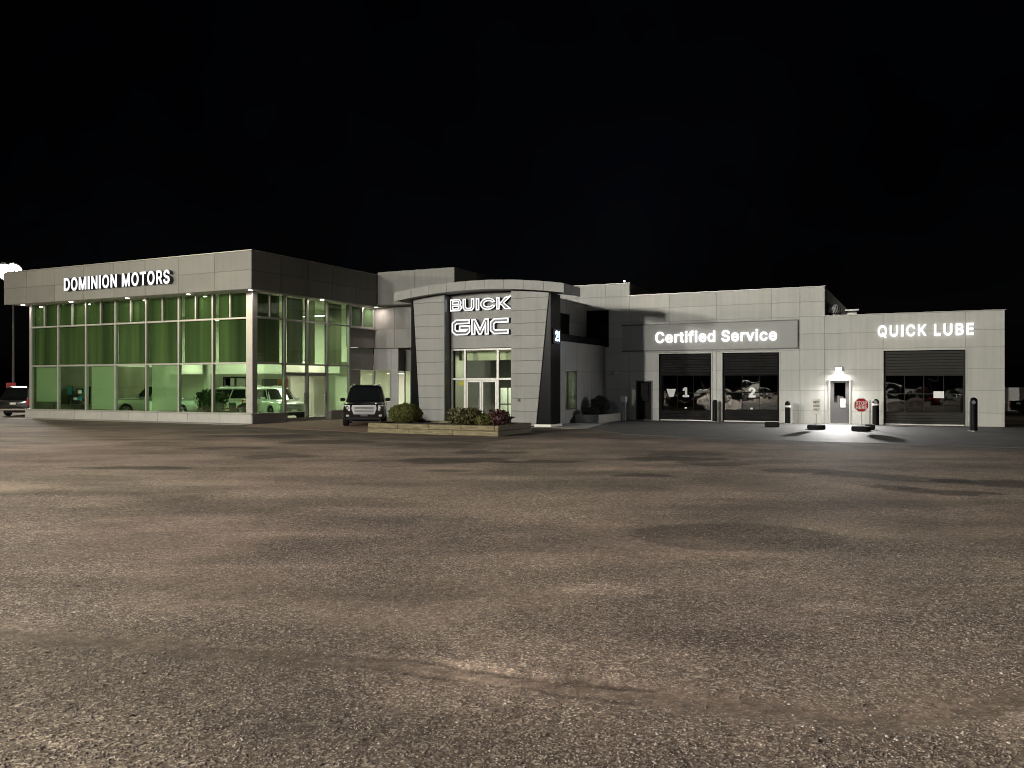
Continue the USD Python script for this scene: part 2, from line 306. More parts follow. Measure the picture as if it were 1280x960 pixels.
def make_ground():
    xs = axis((-7.0, 3.0), -400, 400, 0.035, 1.022); ys = axis((2.6, 9.0), -400, 600, 0.035, 1.018)
    X, Y = np.meshgrid(xs, ys, indexing='ij')
    P = np.stack([X, Y, 0 * X], -1)
    near = np.clip((28.5 - Y) / 3.0, 0, 1) * np.clip((Y + 60) / 40, 0, 1) * np.clip((60 - np.abs(X)) / 20, 0, 1)
    und = (meshkit.fbm(P * 0.22, 3, 3) - 0.5) * 0.11 + (meshkit.fbm(P * 0.8, 3, 9) - 0.5) * 0.03
    fine = (meshkit.fbm(P * 9.0, 3, 5) - 0.5) * 0.012
    Z = und * near + fine * np.clip(near, 0, 1) * np.clip((20 - np.hypot(X, Y)) / 10, 0, 1)
    wob = (meshkit.fbm(P * 1.7, 4, 21) - 0.5)
    wobf = (meshkit.fbm(P * 7.0, 3, 31) - 0.5)
    # the worn seam that crosses the foreground
    seam = [(-9.5, 4.3), (-6.44, 4.25), (-4.6, 4.5), (-3.33, 4.85), (-2.4, 4.98), (-1.5, 5.05), (-0.65, 5.17), (-0.26, 5.2), (0.15, 5.55), (0.56, 6.04), (1.6, 7.2)]
    d = seam_dist(X + wob * 0.25, Y + wob * 0.35, seam)
    dip = np.exp(-(d / 0.20) ** 2)
    Z -= 0.012 * dip
    crack = np.exp(-((d - 0.11 - 0.10 * wobf) / 0.028) ** 2) * np.clip(meshkit.fbm(P * 1.1, 2, 77) * 3 - 1.15, 0, 1)
    Z -= 0.010 * crack
    stain_shade = np.ones_like(X); wear = np.clip(dip * 0.8 - 0.1, 0, 0.62)
    stain_shade *= 1 - 0.26 * np.exp(-((d - 0.02) / 0.10) ** 2) - 0.5 * crack
    def blob(cx, cy, rx, ry, k, rot=0.0, edge=0.18, hard=0.35, s=1.0):
        """an irregular stained patch (k < 0) or worn pale place (k > 0) centred on (cx, cy)"""
        c, q = math.cos(rot), math.sin(rot)
        u = ((X - cx) * c + (Y - cy) * q) / rx; v = (-(X - cx) * q + (Y - cy) * c) / ry
        r = np.hypot(u, v) + wob * hard * 2 + wobf * edge
        return np.clip((1.0 - r) / max(edge, 0.03), 0, 1) * k * (1.3 if k < 0 and ry != 1.05 else 1.0)
    def tall(a): return a if a[3] == 1.05 or a[1] < 12 else (a[0], a[1], a[2] * 1.15, a[3] * 1.7, a[4] * 1.15) + tuple(a[5:])
    for a in [(-2.16, 10.95, 1.35, 1.05, -0.42, 0.46, 0.10, 0.12), (-10.8, 18.6, 1.9, 0.55, -0.45, 0.45, 0.3, 0.5), (-8.4, 19.2, 1.1, 0.3, -0.40, 0.45, 0.3, 0.5),
              (-0.6, 18.9, 1.4, 0.45, -0.40, -0.1, 0.3, 0.6), (-2.44, 19.4, 0.8, 0.35, -0.42, 0.2, 0.3, 0.5), (1.0, 18.7, 1.2, 0.4, -0.4, 0.1, 0.3, 0.6), (0.2, 16.85, 0.9, 0.22, -0.45, -0.2, 0.3, 0.6), (-0.6, 17.2, .6, .2, -.4, 0.1, .3, .6),
              (-16.3, 13.6, 1.1, 0.28, -0.40, 0.45, 0.3, 0.6), (-15.8, 17.5, 1.0, 0.5, -0.36, 0.4, 0.3, 0.6), (-5.2, 17.1, 0.8, 0.3, -0.40, 0.4, 0.3, 0.5), (-5.8, 21.5, 1.2, .5, -.42, .3, .3, .5), (-4.6, 20.6, .9, .4, -.4, .3, .3, .5), (-6.0, 23.5, 1.4, .6, -.35, .3, .3, .5),
              (-18.0, 22.5, 1.6, 0.7, -0.38, 0.45, .3, .5), (-22, 24, 2.2, .7, -.36, .45, .3, .6), (-13.5, 22.5, 1.7, .6, -.34, .4, .3, .6), (-11.2, 21.4, 1.2, .35, -.4, .4, .3, .6), (-9.6, 16.3, .5, .18, -.35, .4, .3, .5), (-19, 19, 1.3, .4, -.35, .5, .3, .6),
              (-2.0, 6.6, 1.6, 0.8, -0.20, 0.2, 0.5, 0.5), (-5.0, 6.4, 1.7, 0.7, -0.25, 0.45, 0.5, 0.5), (-8.5, 7.2, 2.0, 0.7, -.22, .45, .5, .5), (0.3, 4.7, 1.2, .5, -.16, .2, .5, .5), (-3.0, 3.9, 1.6, .4, -.14, .4, .5, .5), (-6.4, 9.5, 2.4, 0.8, -.18, .45, .5, .6)]:
        stain_shade *= 1 + blob(*tall(a))
    for a in [(-2.68, 7.55, 0.62, 0.3, 0.42, 0.3, 0.5, 0.35), (-0.66, 7.87, 0.5, 0.24, 0.5, 0.3, 0.5, 0.3), (-2.75, 5.10, 0.42, 0.16, 0.65, 0.3, 0.5, 0.4), (-4.28, 3.02, 0.34, 0.13, 0.5, 0.3, 0.5, 0.4), (-2.58, 4.86, .3, .12, .55, .1, .5, .3),
              (0.7, 5.6, .55, .35, .28, .7, .5, .3), (-4.6, 8.3, 1.4, .35, .2, .5, .6, .5), (-7.2, 8.4, 1.6, .22, .25, .5, .5, .6), (-1.6, 10.0, 0.7, .25, .22, .4, .5, .5), (-6.2, 6.9, 1.2, .14, .25, .5, .5, .6), (0.9, 9.3, 1.2, .3, .22, .2, .5, .5),
              (-14.0, 17, 4.5, 1.4, .22, .45, .6, .5), (-4.0, 18.8, 3.5, .9, .22, .3, .6, .5), (-8.2, 17.4, 2.2, .5, .25, .45, .6, .5), (-20, 20.5, 4.5, 1.2, .22, .45, .6, .5)]:
        stain_shade *= 1 + blob(*a)
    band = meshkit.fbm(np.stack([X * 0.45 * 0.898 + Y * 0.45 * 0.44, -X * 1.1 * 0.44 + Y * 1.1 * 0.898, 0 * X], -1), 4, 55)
    stain_shade *= 0.74 + 0.50 * np.clip((band - 0.3) / 0.4, 0, 1)  # painted light and dark: shading of gentle dips, plus paler worn areas
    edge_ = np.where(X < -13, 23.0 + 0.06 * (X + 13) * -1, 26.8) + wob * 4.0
    stain_shade *= 1 - 0.52 * np.clip((Y - edge_) / 2.5, 0, 1)  # darker newer asphalt by the walls, with weak grazing light painted in
    wear = np.clip(wear + np.clip((meshkit.fbm(P * 0.5, 3, 101) - 0.60) * 4, 0, 0.4), 0, 0.75)
    Z = np.where((Y > 28.5) | (np.abs(X) > 60), 0.0, Z)
    Z -= 0.004
    nx, ny = X.shape
    i, j = np.meshgrid(np.arange(nx - 1), np.arange(ny - 1), indexing='ij')
    q = np.stack([i * ny + j, (i + 1) * ny + j, (i + 1) * ny + j + 1, i * ny + j + 1], -1).reshape(-1, 4)
    v = np.stack([X, Y, Z], -1).reshape(-1, 3)
    p = '/World/ground'
    m = usdkit.mesh(stage, p, (v, q), MAT['asphalt'], smooth=True)
    for nm, a in (('stain_shade', stain_shade), ('wear', wear)):
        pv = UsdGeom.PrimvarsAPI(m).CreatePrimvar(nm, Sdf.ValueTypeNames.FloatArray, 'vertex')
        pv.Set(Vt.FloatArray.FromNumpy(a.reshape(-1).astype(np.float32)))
    props(m.GetPrim(), 'wide worn asphalt parking lot with pale stones, dark stains and a cracked seam', kind='structure')
make_ground()

def ground_height():
    """the height of the near lot at any (x, y), from the mesh just built"""
    from scipy.interpolate import RegularGridInterpolator
    pts = np.array(UsdGeom.Mesh(stage.GetPrimAtPath('/World/ground')).GetPointsAttr().Get())
    xs = np.unique(pts[:, 0]); ys = np.unique(pts[:, 1])
    return RegularGridInterpolator((xs, ys), pts[:, 2].reshape(len(xs), len(ys)), bounds_error=False, fill_value=0.0), RegularGridInterpolator((xs, ys), np.array(UsdGeom.PrimvarsAPI(stage.GetPrimAtPath('/World/ground')).GetPrimvar('wear').Get()).reshape(len(xs), len(ys)), bounds_error=False, fill_value=0.0)

def pebbles(n=260000):
    """the stone chips that stand out of the worn asphalt nearby, one instanced mass"""
    r = np.random.default_rng(11)
    hz, wr = ground_height()
    p = np.c_[r.uniform(-9.5, 4.5, n * 3), r.uniform(0.8, 12.0, n * 3)]
    d = np.hypot(p[:, 0], p[:, 1])
    keep = (d > 2.3) & (r.random(len(p)) < np.clip(1.15 - d / 11.5, 0, 1)) & (r.random(len(p)) > wr(p) * 1.2)
    clump = meshkit.fbm(np.c_[p * 0.9, 0 * p[:, 0]], 3, 61)
    keep &= r.random(len(p)) < 0.45 + 0.9 * np.clip(clump - 0.25, 0, 0.6)
    p = p[keep][:n]; n = len(p)
    z = hz(p)
    g = UsdGeom.PointInstancer.Define(stage, '/World/stone_chips')
    cols = [(0.14, 0.108, 0.094), (0.22, 0.172, 0.15), (0.34, 0.28, 0.245), (0.52, 0.46, 0.41)]
    protos = []
    for k, c in enumerate(cols):
        plain(f'stone_{["dark", "brown", "tan", "pale"][k]}', c, 0.8, specular_ior_level=0.3)
        m = trimesh.creation.icosphere(1, 1.0); m.vertices *= 1 + 0.35 * (np.random.default_rng(k).random((len(m.vertices), 1)) - 0.5)
        o = usdkit.mesh(stage, f'/World/stone_chips/{["dark", "brown", "tan", "pale"][k]}_chip', m, MAT[f'stone_{["dark", "brown", "tan", "pale"][k]}'])
        protos.append(o.GetPath())
    g.CreatePrototypesRel().SetTargets(protos)
    s = 0.0040 * np.exp(r.normal(0, 0.30, n))
    g.CreateProtoIndicesAttr(Vt.IntArray.FromNumpy(r.choice(4, n, p=[0.30, 0.36, 0.24, 0.10]).astype(np.int32)))
    g.CreatePositionsAttr(Vt.Vec3fArray.FromNumpy(np.c_[p, z + s * 0.10].astype(np.float32)))
    a = r.uniform(0, math.pi, n)
    g.CreateOrientationsAttr(Vt.QuathArray([Gf.Quath(float(math.cos(x / 2)), 0, 0, float(math.sin(x / 2))) for x in a]))
    g.CreateScalesAttr(Vt.Vec3fArray.FromNumpy((s[:, None] * np.c_[r.uniform(0.9, 1.5, n), r.uniform(0.8, 1.1, n), r.uniform(0.45, 0.8, n)]).astype(np.float32)))
    props(g.GetPrim(), 'pale and brown stone chips standing out of the worn asphalt in the foreground', kind='stuff')
pebbles()

def sheet(name, pts, z0, z1, material, label):
    g = Polygon(pts)
    m = trimesh.creation.extrude_polygon(g, z1 - z0, engine='earcut'); m.apply_translation([0, 0, z0])
    o = obj(name, m, material); props(stage.GetPrimAtPath(o.path), label, kind='structure'); return o
sheet('brick_pavement', [(-29.3, 31.0), (-28.2, 29.5), (-26.5, 29.1), (-19.95, 27.75), (-19.95, 30.6), (-16.2, 34.8), (-16.2, 37), (-29.3, 41.6)], -0.02, 0.006, 'brick_paving', 'reddish brick apron in front of the showroom side doors')
ap = [(-13.2, 34.4), (-10.5, 31.3), (-7.3, 30.0), (-2.5, 29.9), (2.7, 29.7), (9, 29.3), (9, 43.85), (-14.5, 43.85), (-14.5, 41.5)]
apg = Polygon(ap).segmentize(0.5)
apn = np.array(apg.exterior.coords)[:-1]
apn[:, 1] += np.where(apn[:, 1] < 34, (meshkit.fbm(np.c_[apn * 0.9, 0 * apn[:, 0]], 3, 4) - 0.5) * 0.7, 0)
sheet('service_apron', apn, -0.03, 0.008, 'asphalt_smooth', 'smooth dark asphalt apron before the service doors')
sheet('concrete_walk', [(-14.0, 34.35), (-13.3, 34.6), (-14.6, 41.4), (-14.5, 43.8), (-15.7, 43.8), (-15.7, 36.2), (-16.0, 34.2)], -0.02, 0.012, 'concrete', 'pale concrete walk beside the black portal fin')
sheet('concrete_strip', [(-47.1, 30.55), (-29.2, 30.4), (-29.2, 31.15), (-47.1, 31.15)], -0.02, 0.010, 'concrete', 'narrow pale concrete strip along the showroom plinth')

# ------------------------------------------------------------------ lights
def place_light(light, pos, aim):
    d = np.array(aim, float) - np.array(pos, float); d /= np.linalg.norm(d)
    z = -d; x = np.cross([0, 0, 1.0], z)
    x = np.array([1.0, 0, 0]) if np.linalg.norm(x) < 1e-6 else x / np.linalg.norm(x)
    y = np.cross(z, x)
    M = Gf.Matrix4d(*x, 0, *y, 0, *z, 0, *map(float, pos), 1)
    UsdGeom.Xformable(light.GetPrim()).AddTransformOp().Set(M)

def rect_light(path, pos, aim, w, h, power, col):
    l = UsdLux.RectLight.Define(stage, path); l.CreateWidthAttr(w); l.CreateHeightAttr(h)
    l.CreateIntensityAttr(power); l.CreateNormalizeAttr(True); l.CreateColorAttr(Gf.Vec3f(*col)); place_light(l, pos, aim); return l

def disk_light(path, pos, aim, r, power, col):
    l = UsdLux.DiskLight.Define(stage, path); l.CreateRadiusAttr(r)
    l.CreateIntensityAttr(power); l.CreateNormalizeAttr(True); l.CreateColorAttr(Gf.Vec3f(*col)); place_light(l, pos, aim); return l

def lot_lamp(label, loc, aims, power, height=10.6, group='parking lot lamp poles', k_=1.0, col=LOT_COL):
    t = thing('lamp_post', label, 'lamp post', loc, 0, group)
    obj('footing', cyl(0.32, -0.05, 0.75, n=20), 'concrete', t, smooth=30)
    obj('pole', cyl(0.11, 0.75, height, n=16, r1=0.07), 'pole_paint', t, smooth=30)
    n = len(aims)
    for k, aim in enumerate(aims):
        d = np.array(aim, float) - np.array([loc[0], loc[1], height]); a = math.atan2(d[1], d[0]); pit = math.atan2(-d[2], math.hypot(d[0], d[1]))
        off = 0.62 * max(1, k_ * 0.8)
        c = np.array([math.cos(a) * off, math.sin(a) * off, height - 0.05])
        obj('arm', tube([(0, 0, height - 0.1), tuple(c)], 0.035), 'pole_paint', t)
        R = trimesh.transformations.rotation_matrix(a, [0, 0, 1]) @ trimesh.transformations.rotation_matrix(pit, [0, 1, 0])
        body = lathe([[0, -0.16], [0.16 * k_, -0.16], [0.34 * k_, 0.04], [0.34 * k_, 0.10], [0, 0.10]], 28); body.apply_transform(trimesh.transformations.rotation_matrix(math.pi / 2, [0, 1, 0])); body.apply_transform(R); body.apply_translation(c)
        obj('lamp_head', body, 'pole_paint', t)
        lens = lathe([[0, 0.10], [0.30 * k_, 0.10], [0.30 * k_, 0.112], [0.18 * k_, 0.12], [0, 0.124]], 28); lens.apply_transform(trimesh.transformations.rotation_matrix(math.pi / 2, [0, 1, 0])); lens.apply_transform(R); lens.apply_translation(c)
        obj('lens', lens, 'lamp_white', t)
        nrm = R[:3, :3] @ np.array([1, 0, 0])
        rect_light(numbered(t.path, 'light'), c + nrm * 0.13, c + nrm * 2, 0.56 * k_, 0.40 * k_, power, col)
    return t

lot_lamp('tall lamp post with glaring lamp heads behind the left end of the showroom', (-63.1, 41.3, 0), [(-52, 22, 0), (-42, -5, 0), (-36, 22, 2.0), (-20, 10, 3.0)], LOT_LAMP * 0.42, k_=2.0)
lot_lamp('lamp post out in the lot, left of the view', (-55, 5, 0), [(-20, 14, 0), (-14, 15, 0)], LOT_LAMP * 0.34, col=(1.0, 0.88, 0.58))
lot_lamp('lamp post in the lot behind the viewer, to the left', (-34, -6, 0), [(0, 4, 0), (0, 14, 0)], LOT_LAMP * 1.75, k_=2.6)
lot_lamp('lamp post with two broad heads behind the viewer', (-27, -26, 0), [(4, 4, 0), (12, 36, 1.0)], LOT_LAMP * 2.1, k_=2.6)
lot_lamp('lamp post far behind the viewer, in the last row of the lot', (-31, -52, 0), [(8, 40, 2.0)], LOT_LAMP * 2.15, k_=2.6)
lot_lamp('added unseen fill lamp post at the back of the lot, straight behind the viewer', (2, -50, 0), [(-10, 40, 3.0)], LOT_LAMP * 0.22, k_=2.6)  # weak fill light added to lift the shaded service wall
lot_lamp('lamp post in the side lot beyond the right end of the service wing', (26, 44, 0), [(24, 75, 0)], LOT_LAMP * 0.4, height=3.0)

# ------------------------------------------------------------------ showroom
SH = thing('showroom_building', 'two-storey glazed car showroom with pale metal fascia and green-tinted windows', 'building', (-38, 31.5, 0))
X0, X1, YF = -46.5, -29.63, 31.5
fasc_joint = [-47.3, -45.3, -42.9, -40.55, -38.2, -35.85, -33.45, -31.05, -28.69]
obj('fascia_backing', [bx(-47.26, -28.73, 30.44, 30.6, 6.52, 8.28), bx(-28.89, -28.73, 30.6, 40.66, 6.52, 8.28), bx(-47.26, -47.1, 30.6, 44, 6.52, 8.28)], 'wall_backing', SH, world=True)
clad(SH, sbox(-47.3, 6.49, -28.66, 8.32), fasc_joint, [6.49, 7.4, 8.32], lambda m: on_front(m, 30.44), 'dimmed_fascia_cladding', name='fascia_panel')
clad(SH, sbox(30.40, 6.49, 40.60, 8.32), [30.40, 32.4, 34.45, 36.5, 38.55, 40.60], [6.49, 7.4, 8.32], lambda m: on_right(m, -28.73), 'dimmed_fascia_cladding', name='fascia_panel')
obj('coping', [bx(-47.33, -28.64, 30.37, 30.7, 8.325, 8.36), bx(-29.0, -28.62, 30.7, 40.60, 8.325, 8.36), bx(-47.33, -47.0, 30.7, 44, 8.325, 8.36)], 'aluminium', SH, world=True)
obj('soffit', [bx(-47.1, -28.9, 30.6, 31.62, 6.53, 6.6), bx(-29.6, -28.9, 31.62, 41.66, 6.53, 6.6)], 'soffit', SH, world=True)
obj('roof', bx(-47.1, -28.9, 30.6, 44, 7.7, 7.8), 'roof', SH, world=True)
# plinth stones
obj('plinth_backing', [bx(-46.6, -29.45, 31.26, 31.62, -0.1, 0.45), bx(-29.75, -29.45, 31.62, 33.8, -0.1, 0.45), bx(-29.75, -29.45, 37.24, 41.6, -0.1, 0.45)], 'wall_backing', SH, world=True)
clad(SH, sbox(-46.62, 0.012, -29.42, 0.47), list(np.linspace(-46.62, -29.42, 9)), [0.012, 0.47], lambda m: on_front(m, 31.25), 'plinth_stone', name='plinth_block')
clad(SH, sbox(31.25, 0.012, 33.72, 0.47), [31.25, 32.5, 33.72], [0.012, 0.47], lambda m: on_right(m, -29.45), 'plinth_stone', name='plinth_block')
clad(SH, sbox(37.3, 0.012, 39.26, 0.47), [37.3, 39.26], [0.012, 0.47], lambda m: on_right(m, -29.45), 'plinth_stone', name='plinth_block')
obj('sill', [bx(-46.66, -29.40, 31.18, 31.60, 0.472, 0.53, 0.01)], 'aluminium', SH, world=True)
obj('sill', [bx(-29.68, -29.36, 31.61, 33.76, 0.472, 0.53, 0.01)], 'aluminium', SH, world=True)
obj('sill', [bx(-29.68, -29.36, 37.26, 39.24, 0.472, 0.53, 0.01)], 'aluminium', SH, world=True)
# corner post and front mullions
obj('corner_post', bx(-30.03, -29.60, 31.44, 31.80, 0.531, 6.53, 0.02), 'aluminium', SH, world=True)
vx = [-46.5, -44.11, -41.76, -39.40, -37.03, -34.64, -32.27, -29.94]
for k, x in enumerate(vx[:-1]):
    w = 0.05 if k else 0.09
    obj('mullion', bx(x - w, x + w, 31.44, 31.62, 0.531, 6.53, 0.008), 'aluminium', SH, world=True)
rows = [(0.531, 3.0), (3.0, 5.23), (5.23, 6.53)]
for k, (a, b) in enumerate(zip(vx[:-1], vx[1:])):
    la, lb = a + (0.05 if k else 0.09), b - (0.05 if k < 6 else 0.09)
    for z in (3.0, 5.23):
        obj('transom', bx(la, lb, 31.455, 31.60, z - 0.045, z + 0.045, 0.008), 'aluminium', SH, world=True)
    mid = (a + b) / 2
    obj('mullion', bx(mid - 0.04, mid + 0.04, 31.46, 31.60, 5.277, 6.53, 0.006), 'aluminium', SH, world=True)
    obj('pane', bx(la, lb, 31.52, 31.53, 0.531, 2.955), 'glass_green', SH, world=True)
    obj('pane', bx(la, lb, 31.52, 31.53, 3.045, 5.185), 'glass_green', SH, world=True)
    obj('pane', bx(la, mid - 0.04, 31.52, 31.53, 5.277, 6.53), 'glass_green', SH, world=True)
    obj('pane', bx(mid + 0.04, lb, 31.52, 31.53, 5.277, 6.53), 'glass_green', SH, world=True)
def drape(u0, u1, z0, z1, place, amp=0.02, n=60, seed=0):
    """a hanging blind: a thin vertical sheet with soft folds"""
    u = np.linspace(u0, u1, n); w = amp * (meshkit.fbm(np.c_[u * 4 + seed * 17, 0 * u, 0 * u], 3, seed) - 0.5) * 2
    v = np.array([(a, z, b + t) for t in (0, 0.004) for z in (z0, z1) for a, b in zip(u, w)])
    f = []
    for t in (0, 1):
        o = t * 2 * n
        for i in range(n - 1):
            q = [o + i, o + i + 1, o + n + i + 1, o + n + i]; f.append(q if t else q[::-1])
    for i in range(n - 1):
        f.append([i, i + 1, 2 * n + i + 1, 2 * n + i]); f.append([n + i, 3 * n + i, 3 * n + i + 1, n + i + 1])
    f.append([0, 2 * n, 3 * n, n]); f.append([n - 1, 2 * n - 1, 4 * n - 1, 3 * n - 1])
    f = np.array(f); m = trimesh.Trimesh(v, np.vstack([f[:, [0, 1, 2]], f[:, [0, 2, 3]]]), process=False)
    return place(m)
for k, (a, b) in enumerate(zip(vx[:-1], vx[1:])):
    obj('blind', drape(a + (0.20 if k in (5, 6) else 0.0), b - 0.02 - 0.1 * (k == 6), 3.03, 6.5, lambda m: on_front(m, 31.70), seed=k), 'blind_fabric', SH, world=True, smooth=True)
for k, zb in ((0, 0.95), (2, 0.56), (4, 0.56)):
    obj('blind', drape(vx[k] + 0.16, vx[k + 1] - 0.14, zb, 2.96, lambda m: on_front(m, 31.72), amp=0.004, seed=40 + k), 'screen_fabric', SH, world=True, smooth=True, label='pale mesh blind drawn down to the lower pane')
# right-hand glazing (faces +x); doors between y 33.8 and 37.24
XR = -29.63
vy = [(31.84, 0.05), (33.78, 0.07), (35.57, 0.06), (37.24, 0.06), (39.22, 0.06)]
for k, (y, w) in enumerate(vy):
    if k == 0: continue
    obj('mullion', bx(XR - 0.12, XR + 0.05, y - w, y + w, 0.531 if k in (4,) else 0.015, 6.53, 0.008), 'aluminium', SH, world=True)
for k, ((a, wa), (b, wb)) in enumerate(zip(vy[:-1], vy[1:])):
    la, lb = a + (wa if k else -0.04), b - wb
    zb = 0.531 if k in (0, 3) else 2.58
    for z in (3.0, 5.29):
        obj('transom', bx(XR - 0.10, XR + 0.04, la, lb, z - 0.045, z + 0.045, 0.006), 'aluminium', SH, world=True)
    obj('pane', bx(XR - 0.03, XR - 0.02, la, lb, zb, 2.955), 'glass_green' if k in (0, 3) else 'glass_clear', SH, world=True)
    obj('pane', bx(XR - 0.03, XR - 0.02, la, lb, 3.045, 5.245), 'glass_green', SH, world=True)
    obj('pane', bx(XR - 0.03, XR - 0.02, la, lb, 5.335, 6.53), 'glass_green', SH, world=True)
    if True:
        u0, u1 = {0: (la + 0.05, lb - 0.05), 1: (la + 0.40, lb - 0.03), 2: (la + 0.05, la + 0.85), 3: (la + 0.02, lb - 0.35)}[k]
        obj('blind', drape(u0, u1, 3.03, 6.5, lambda m: on_right(m, XR - 0.25), seed=20 + k), 'blind_fabric', SH, world=True, smooth=True)
obj('mullion', bx(XR - 0.10, XR + 0.04, 32.66, 32.74, 5.336, 6.53, 0.006), 'aluminium', SH, world=True)
for a, b in ((33.85, 35.51), (35.63, 37.18)):
    d = obj('glass_door', [bx(XR - 0.06, XR + 0.0, a, a + 0.09, 0.03, 2.50), bx(XR - 0.06, XR + 0.0, b - 0.09, b, 0.03, 2.50), bx(XR - 0.055, XR - 0.005, a + 0.09, b - 0.09, 0.03, 0.18), bx(XR - 0.055, XR - 0.005, a + 0.09, b - 0.09, 2.40, 2.50)], 'aluminium', SH, world=True)
    obj('pane', bx(XR - 0.035, XR - 0.025, a + 0.09, b - 0.09, 0.18, 2.40), 'glass_clear', d, world=True)
    obj('handle', bx(XR + 0.002, XR + 0.05, b - 0.2, b - 0.16, 0.9, 1.5, 0.008), 'chrome', d, world=True)
obj('door_header', bx(XR - 0.10, XR + 0.045, 33.85, 37.18, 2.502, 2.578, 0.006), 'aluminium', SH, world=True)
# upper solid wall with two small windows, corner wall, lower wall
uw = [(39.30, 3.9), (39.30, 6.53), (41.70, 6.53), (41.70, 3.9)]
obj('upper_wall_backing', [bx(-29.9, -29.67, 39.28, 41.9, 4.12, 6.53), bx(-29.67, -22.9, 41.74, 41.9, 4.12, 6.53), bx(-29.9, -22.9, 41.9, 44, 4.12, 4.2)], 'wall_backing', SH, world=True)
clad(SH, sbox(39.29, 4.10, 41.70, 6.53), [39.29, 40.5, 41.70], [4.10, 5.25, 6.53], lambda m: on_right(m, -29.67), 'dimmed_fascia_cladding', holes=[(39.36, 5.27, 41.66, 6.50)], name='panel')
clad(SH, sbox(-29.61, 4.10, -26.9, 6.53), [-29.61, -28.2, -26.9], [4.10, 5.25, 6.53], lambda m: on_front(m, 41.74), 'dimmed_fascia_cladding', name='panel')
wf = obj('window_frame', [bx(-29.68, -29.60, 39.36, 41.64, 5.27, 5.34), bx(-29.68, -29.60, 39.36, 39.44, 5.34, 6.45), bx(-29.68, -29.60, 40.42, 40.52, 5.34, 6.45), bx(-29.68, -29.60, 41.56, 41.64, 5.34, 6.45), bx(-29.68, -29.60, 39.36, 41.64, 6.45, 6.52), bx(-29.62, -29.48, 39.30, 41.66, 5.20, 5.265)], 'aluminium', SH, world=True)
obj('pane', bx(-29.655, -29.645, 39.44, 40.42, 5.34, 6.45), 'glass_green', wf, world=True)
obj('pane', bx(-29.655, -29.645, 40.52, 41.56, 5.34, 6.45), 'glass_green', wf, world=True)
clad(SH, sbox(39.29, 2.80, 41.70, 4.08), [39.29, 40.5, 41.70], [2.80, 4.08], lambda m: on_right(m, -29.75), 'rough_wall')
clad(SH, sbox(-29.70, 0.0, -27.95, 4.08), [-29.70, -28.47, -27.95], [0.0, 2.80, 4.08], lambda m: on_front(m, 41.78), 'rough_wall', holes=[(-29.62, 0.9, -28.49, 2.80)])
clad(SH, sbox(39.29, 0.0, 41.70, 0.90), [39.29, 41.70], [0.0, 0.90], lambda m: on_right(m, -29.75), 'rough_wall')
clad(SH, sbox(39.29, 0.9, 40.30, 2.80), [39.29, 40.30], [0.9, 2.8], lambda m: on_right(m, -29.75), 'rough_wall')
for b_ in (bx(-29.76, -29.68, 40.30, 40.38, 0.92, 2.78), bx(-29.76, -29.66, 41.66, 41.76, 0.92, 2.78), bx(-28.56, -28.48, 41.70, 41.78, 0.92, 2.78)): obj('mullion', b_, 'aluminium', SH, world=True)
obj('pane', bx(-29.73, -29.72, 40.38, 41.66, 0.92, 2.78), 'glass_clear', SH, world=True)
obj('pane', bx(-29.66, -28.56, 41.73, 41.74, 0.92, 2.78), 'glass_clear', SH, world=True)
# recess beside the portal with a lit slot window
obj('recess_wall', [bx(-28.06, -22.7, 42.6, 42.72, 0, 0.5), bx(-27.62, -22.7, 42.6, 42.72, 0.5, 2.75), bx(-28.06, -22.7, 42.6, 42.72, 2.75, 4.1), bx(-28.12, -28.06, 41.84, 42.72, 2.75, 4.1), bx(-28.12, -28.06, 41.84, 42.5, 0, 0.5)], 'interior_dark', SH, world=True)
obj('slot_window', [bx(-28.08, -28.03, 42.58, 42.66, 0.5, 2.75), bx(-27.66, -27.6, 42.58, 42.66, 0.5, 2.75)], 'dark_frame', SH, world=True)
obj('pane', bx(-28.03, -27.66, 42.62, 42.63, 0.5, 2.75), 'glass_clear', SH, world=True)
# block rising behind
clad(SH, sbox(-28.65, 6.60, -23.5, 8.50), [-28.65, -26.1, -23.5], [6.60, 8.50], lambda m: on_front(m, 40.70), 'dimmed_fascia_cladding', name='fascia_panel')
obj('upper_block', bx(-28.70, -23.56, 40.70, 46.0, 6.56, 8.44), 'wall_backing', SH, world=True)
clad(SH, sbox(40.66, 6.6, 46.0, 8.50), [40.66, 43.3, 46.0], [6.6, 8.5], lambda m: on_right(m, -23.56), 'dimmed_fascia_cladding', name='fascia_panel')
# interior shell
obj('interior_floor', [bx(-46.4, -29.66, 31.62, 42.0, -0.05, 0.02), bx(-46.4, -22.8, 42.0, 50, -0.05, 0.02), bx(-29.66, -28.1, 41.86, 42.0, -0.05, 0.02)], 'interior_floor', SH, world=True)
obj('interior_ceiling', bx(-46.9, -29.0, 31.64, 44, 6.61, 6.7), 'interior_wall', SH, world=True)
obj('left_wall', [bx(-46.75, -46.6, 31.64, 44, 3.1, 6.6)], 'interior_wall', SH, world=True)
obj('display_wall', bx(-46.75, -46.6, 31.64, 44, 0.0, 3.1), 'interior_olive', SH, world=True)
bk = 42.2
obj('back_wall', [bx(-46.6, -42.3, bk, bk + 0.12, 0.02, 2.45), bx(-40.2, -36.6, bk, bk + 0.12, 0.02, 2.45), bx(-34.6, -33.0, bk, bk + 0.12, 0.02, 2.45), bx(-46.6, -31.2, bk, bk + 0.12, 2.45, 6.6)], 'interior_wall', SH, world=True)
obj('bulkhead', bx(-46.0, -31.4, 40.6, bk, 2.62, 3.3), 'interior_wall', SH, world=True)
obj('inner_room_wall', bx(-46.6, -22.9, 47.2, 47.35, 0.02, 4), 'interior_wall', SH, world=True)
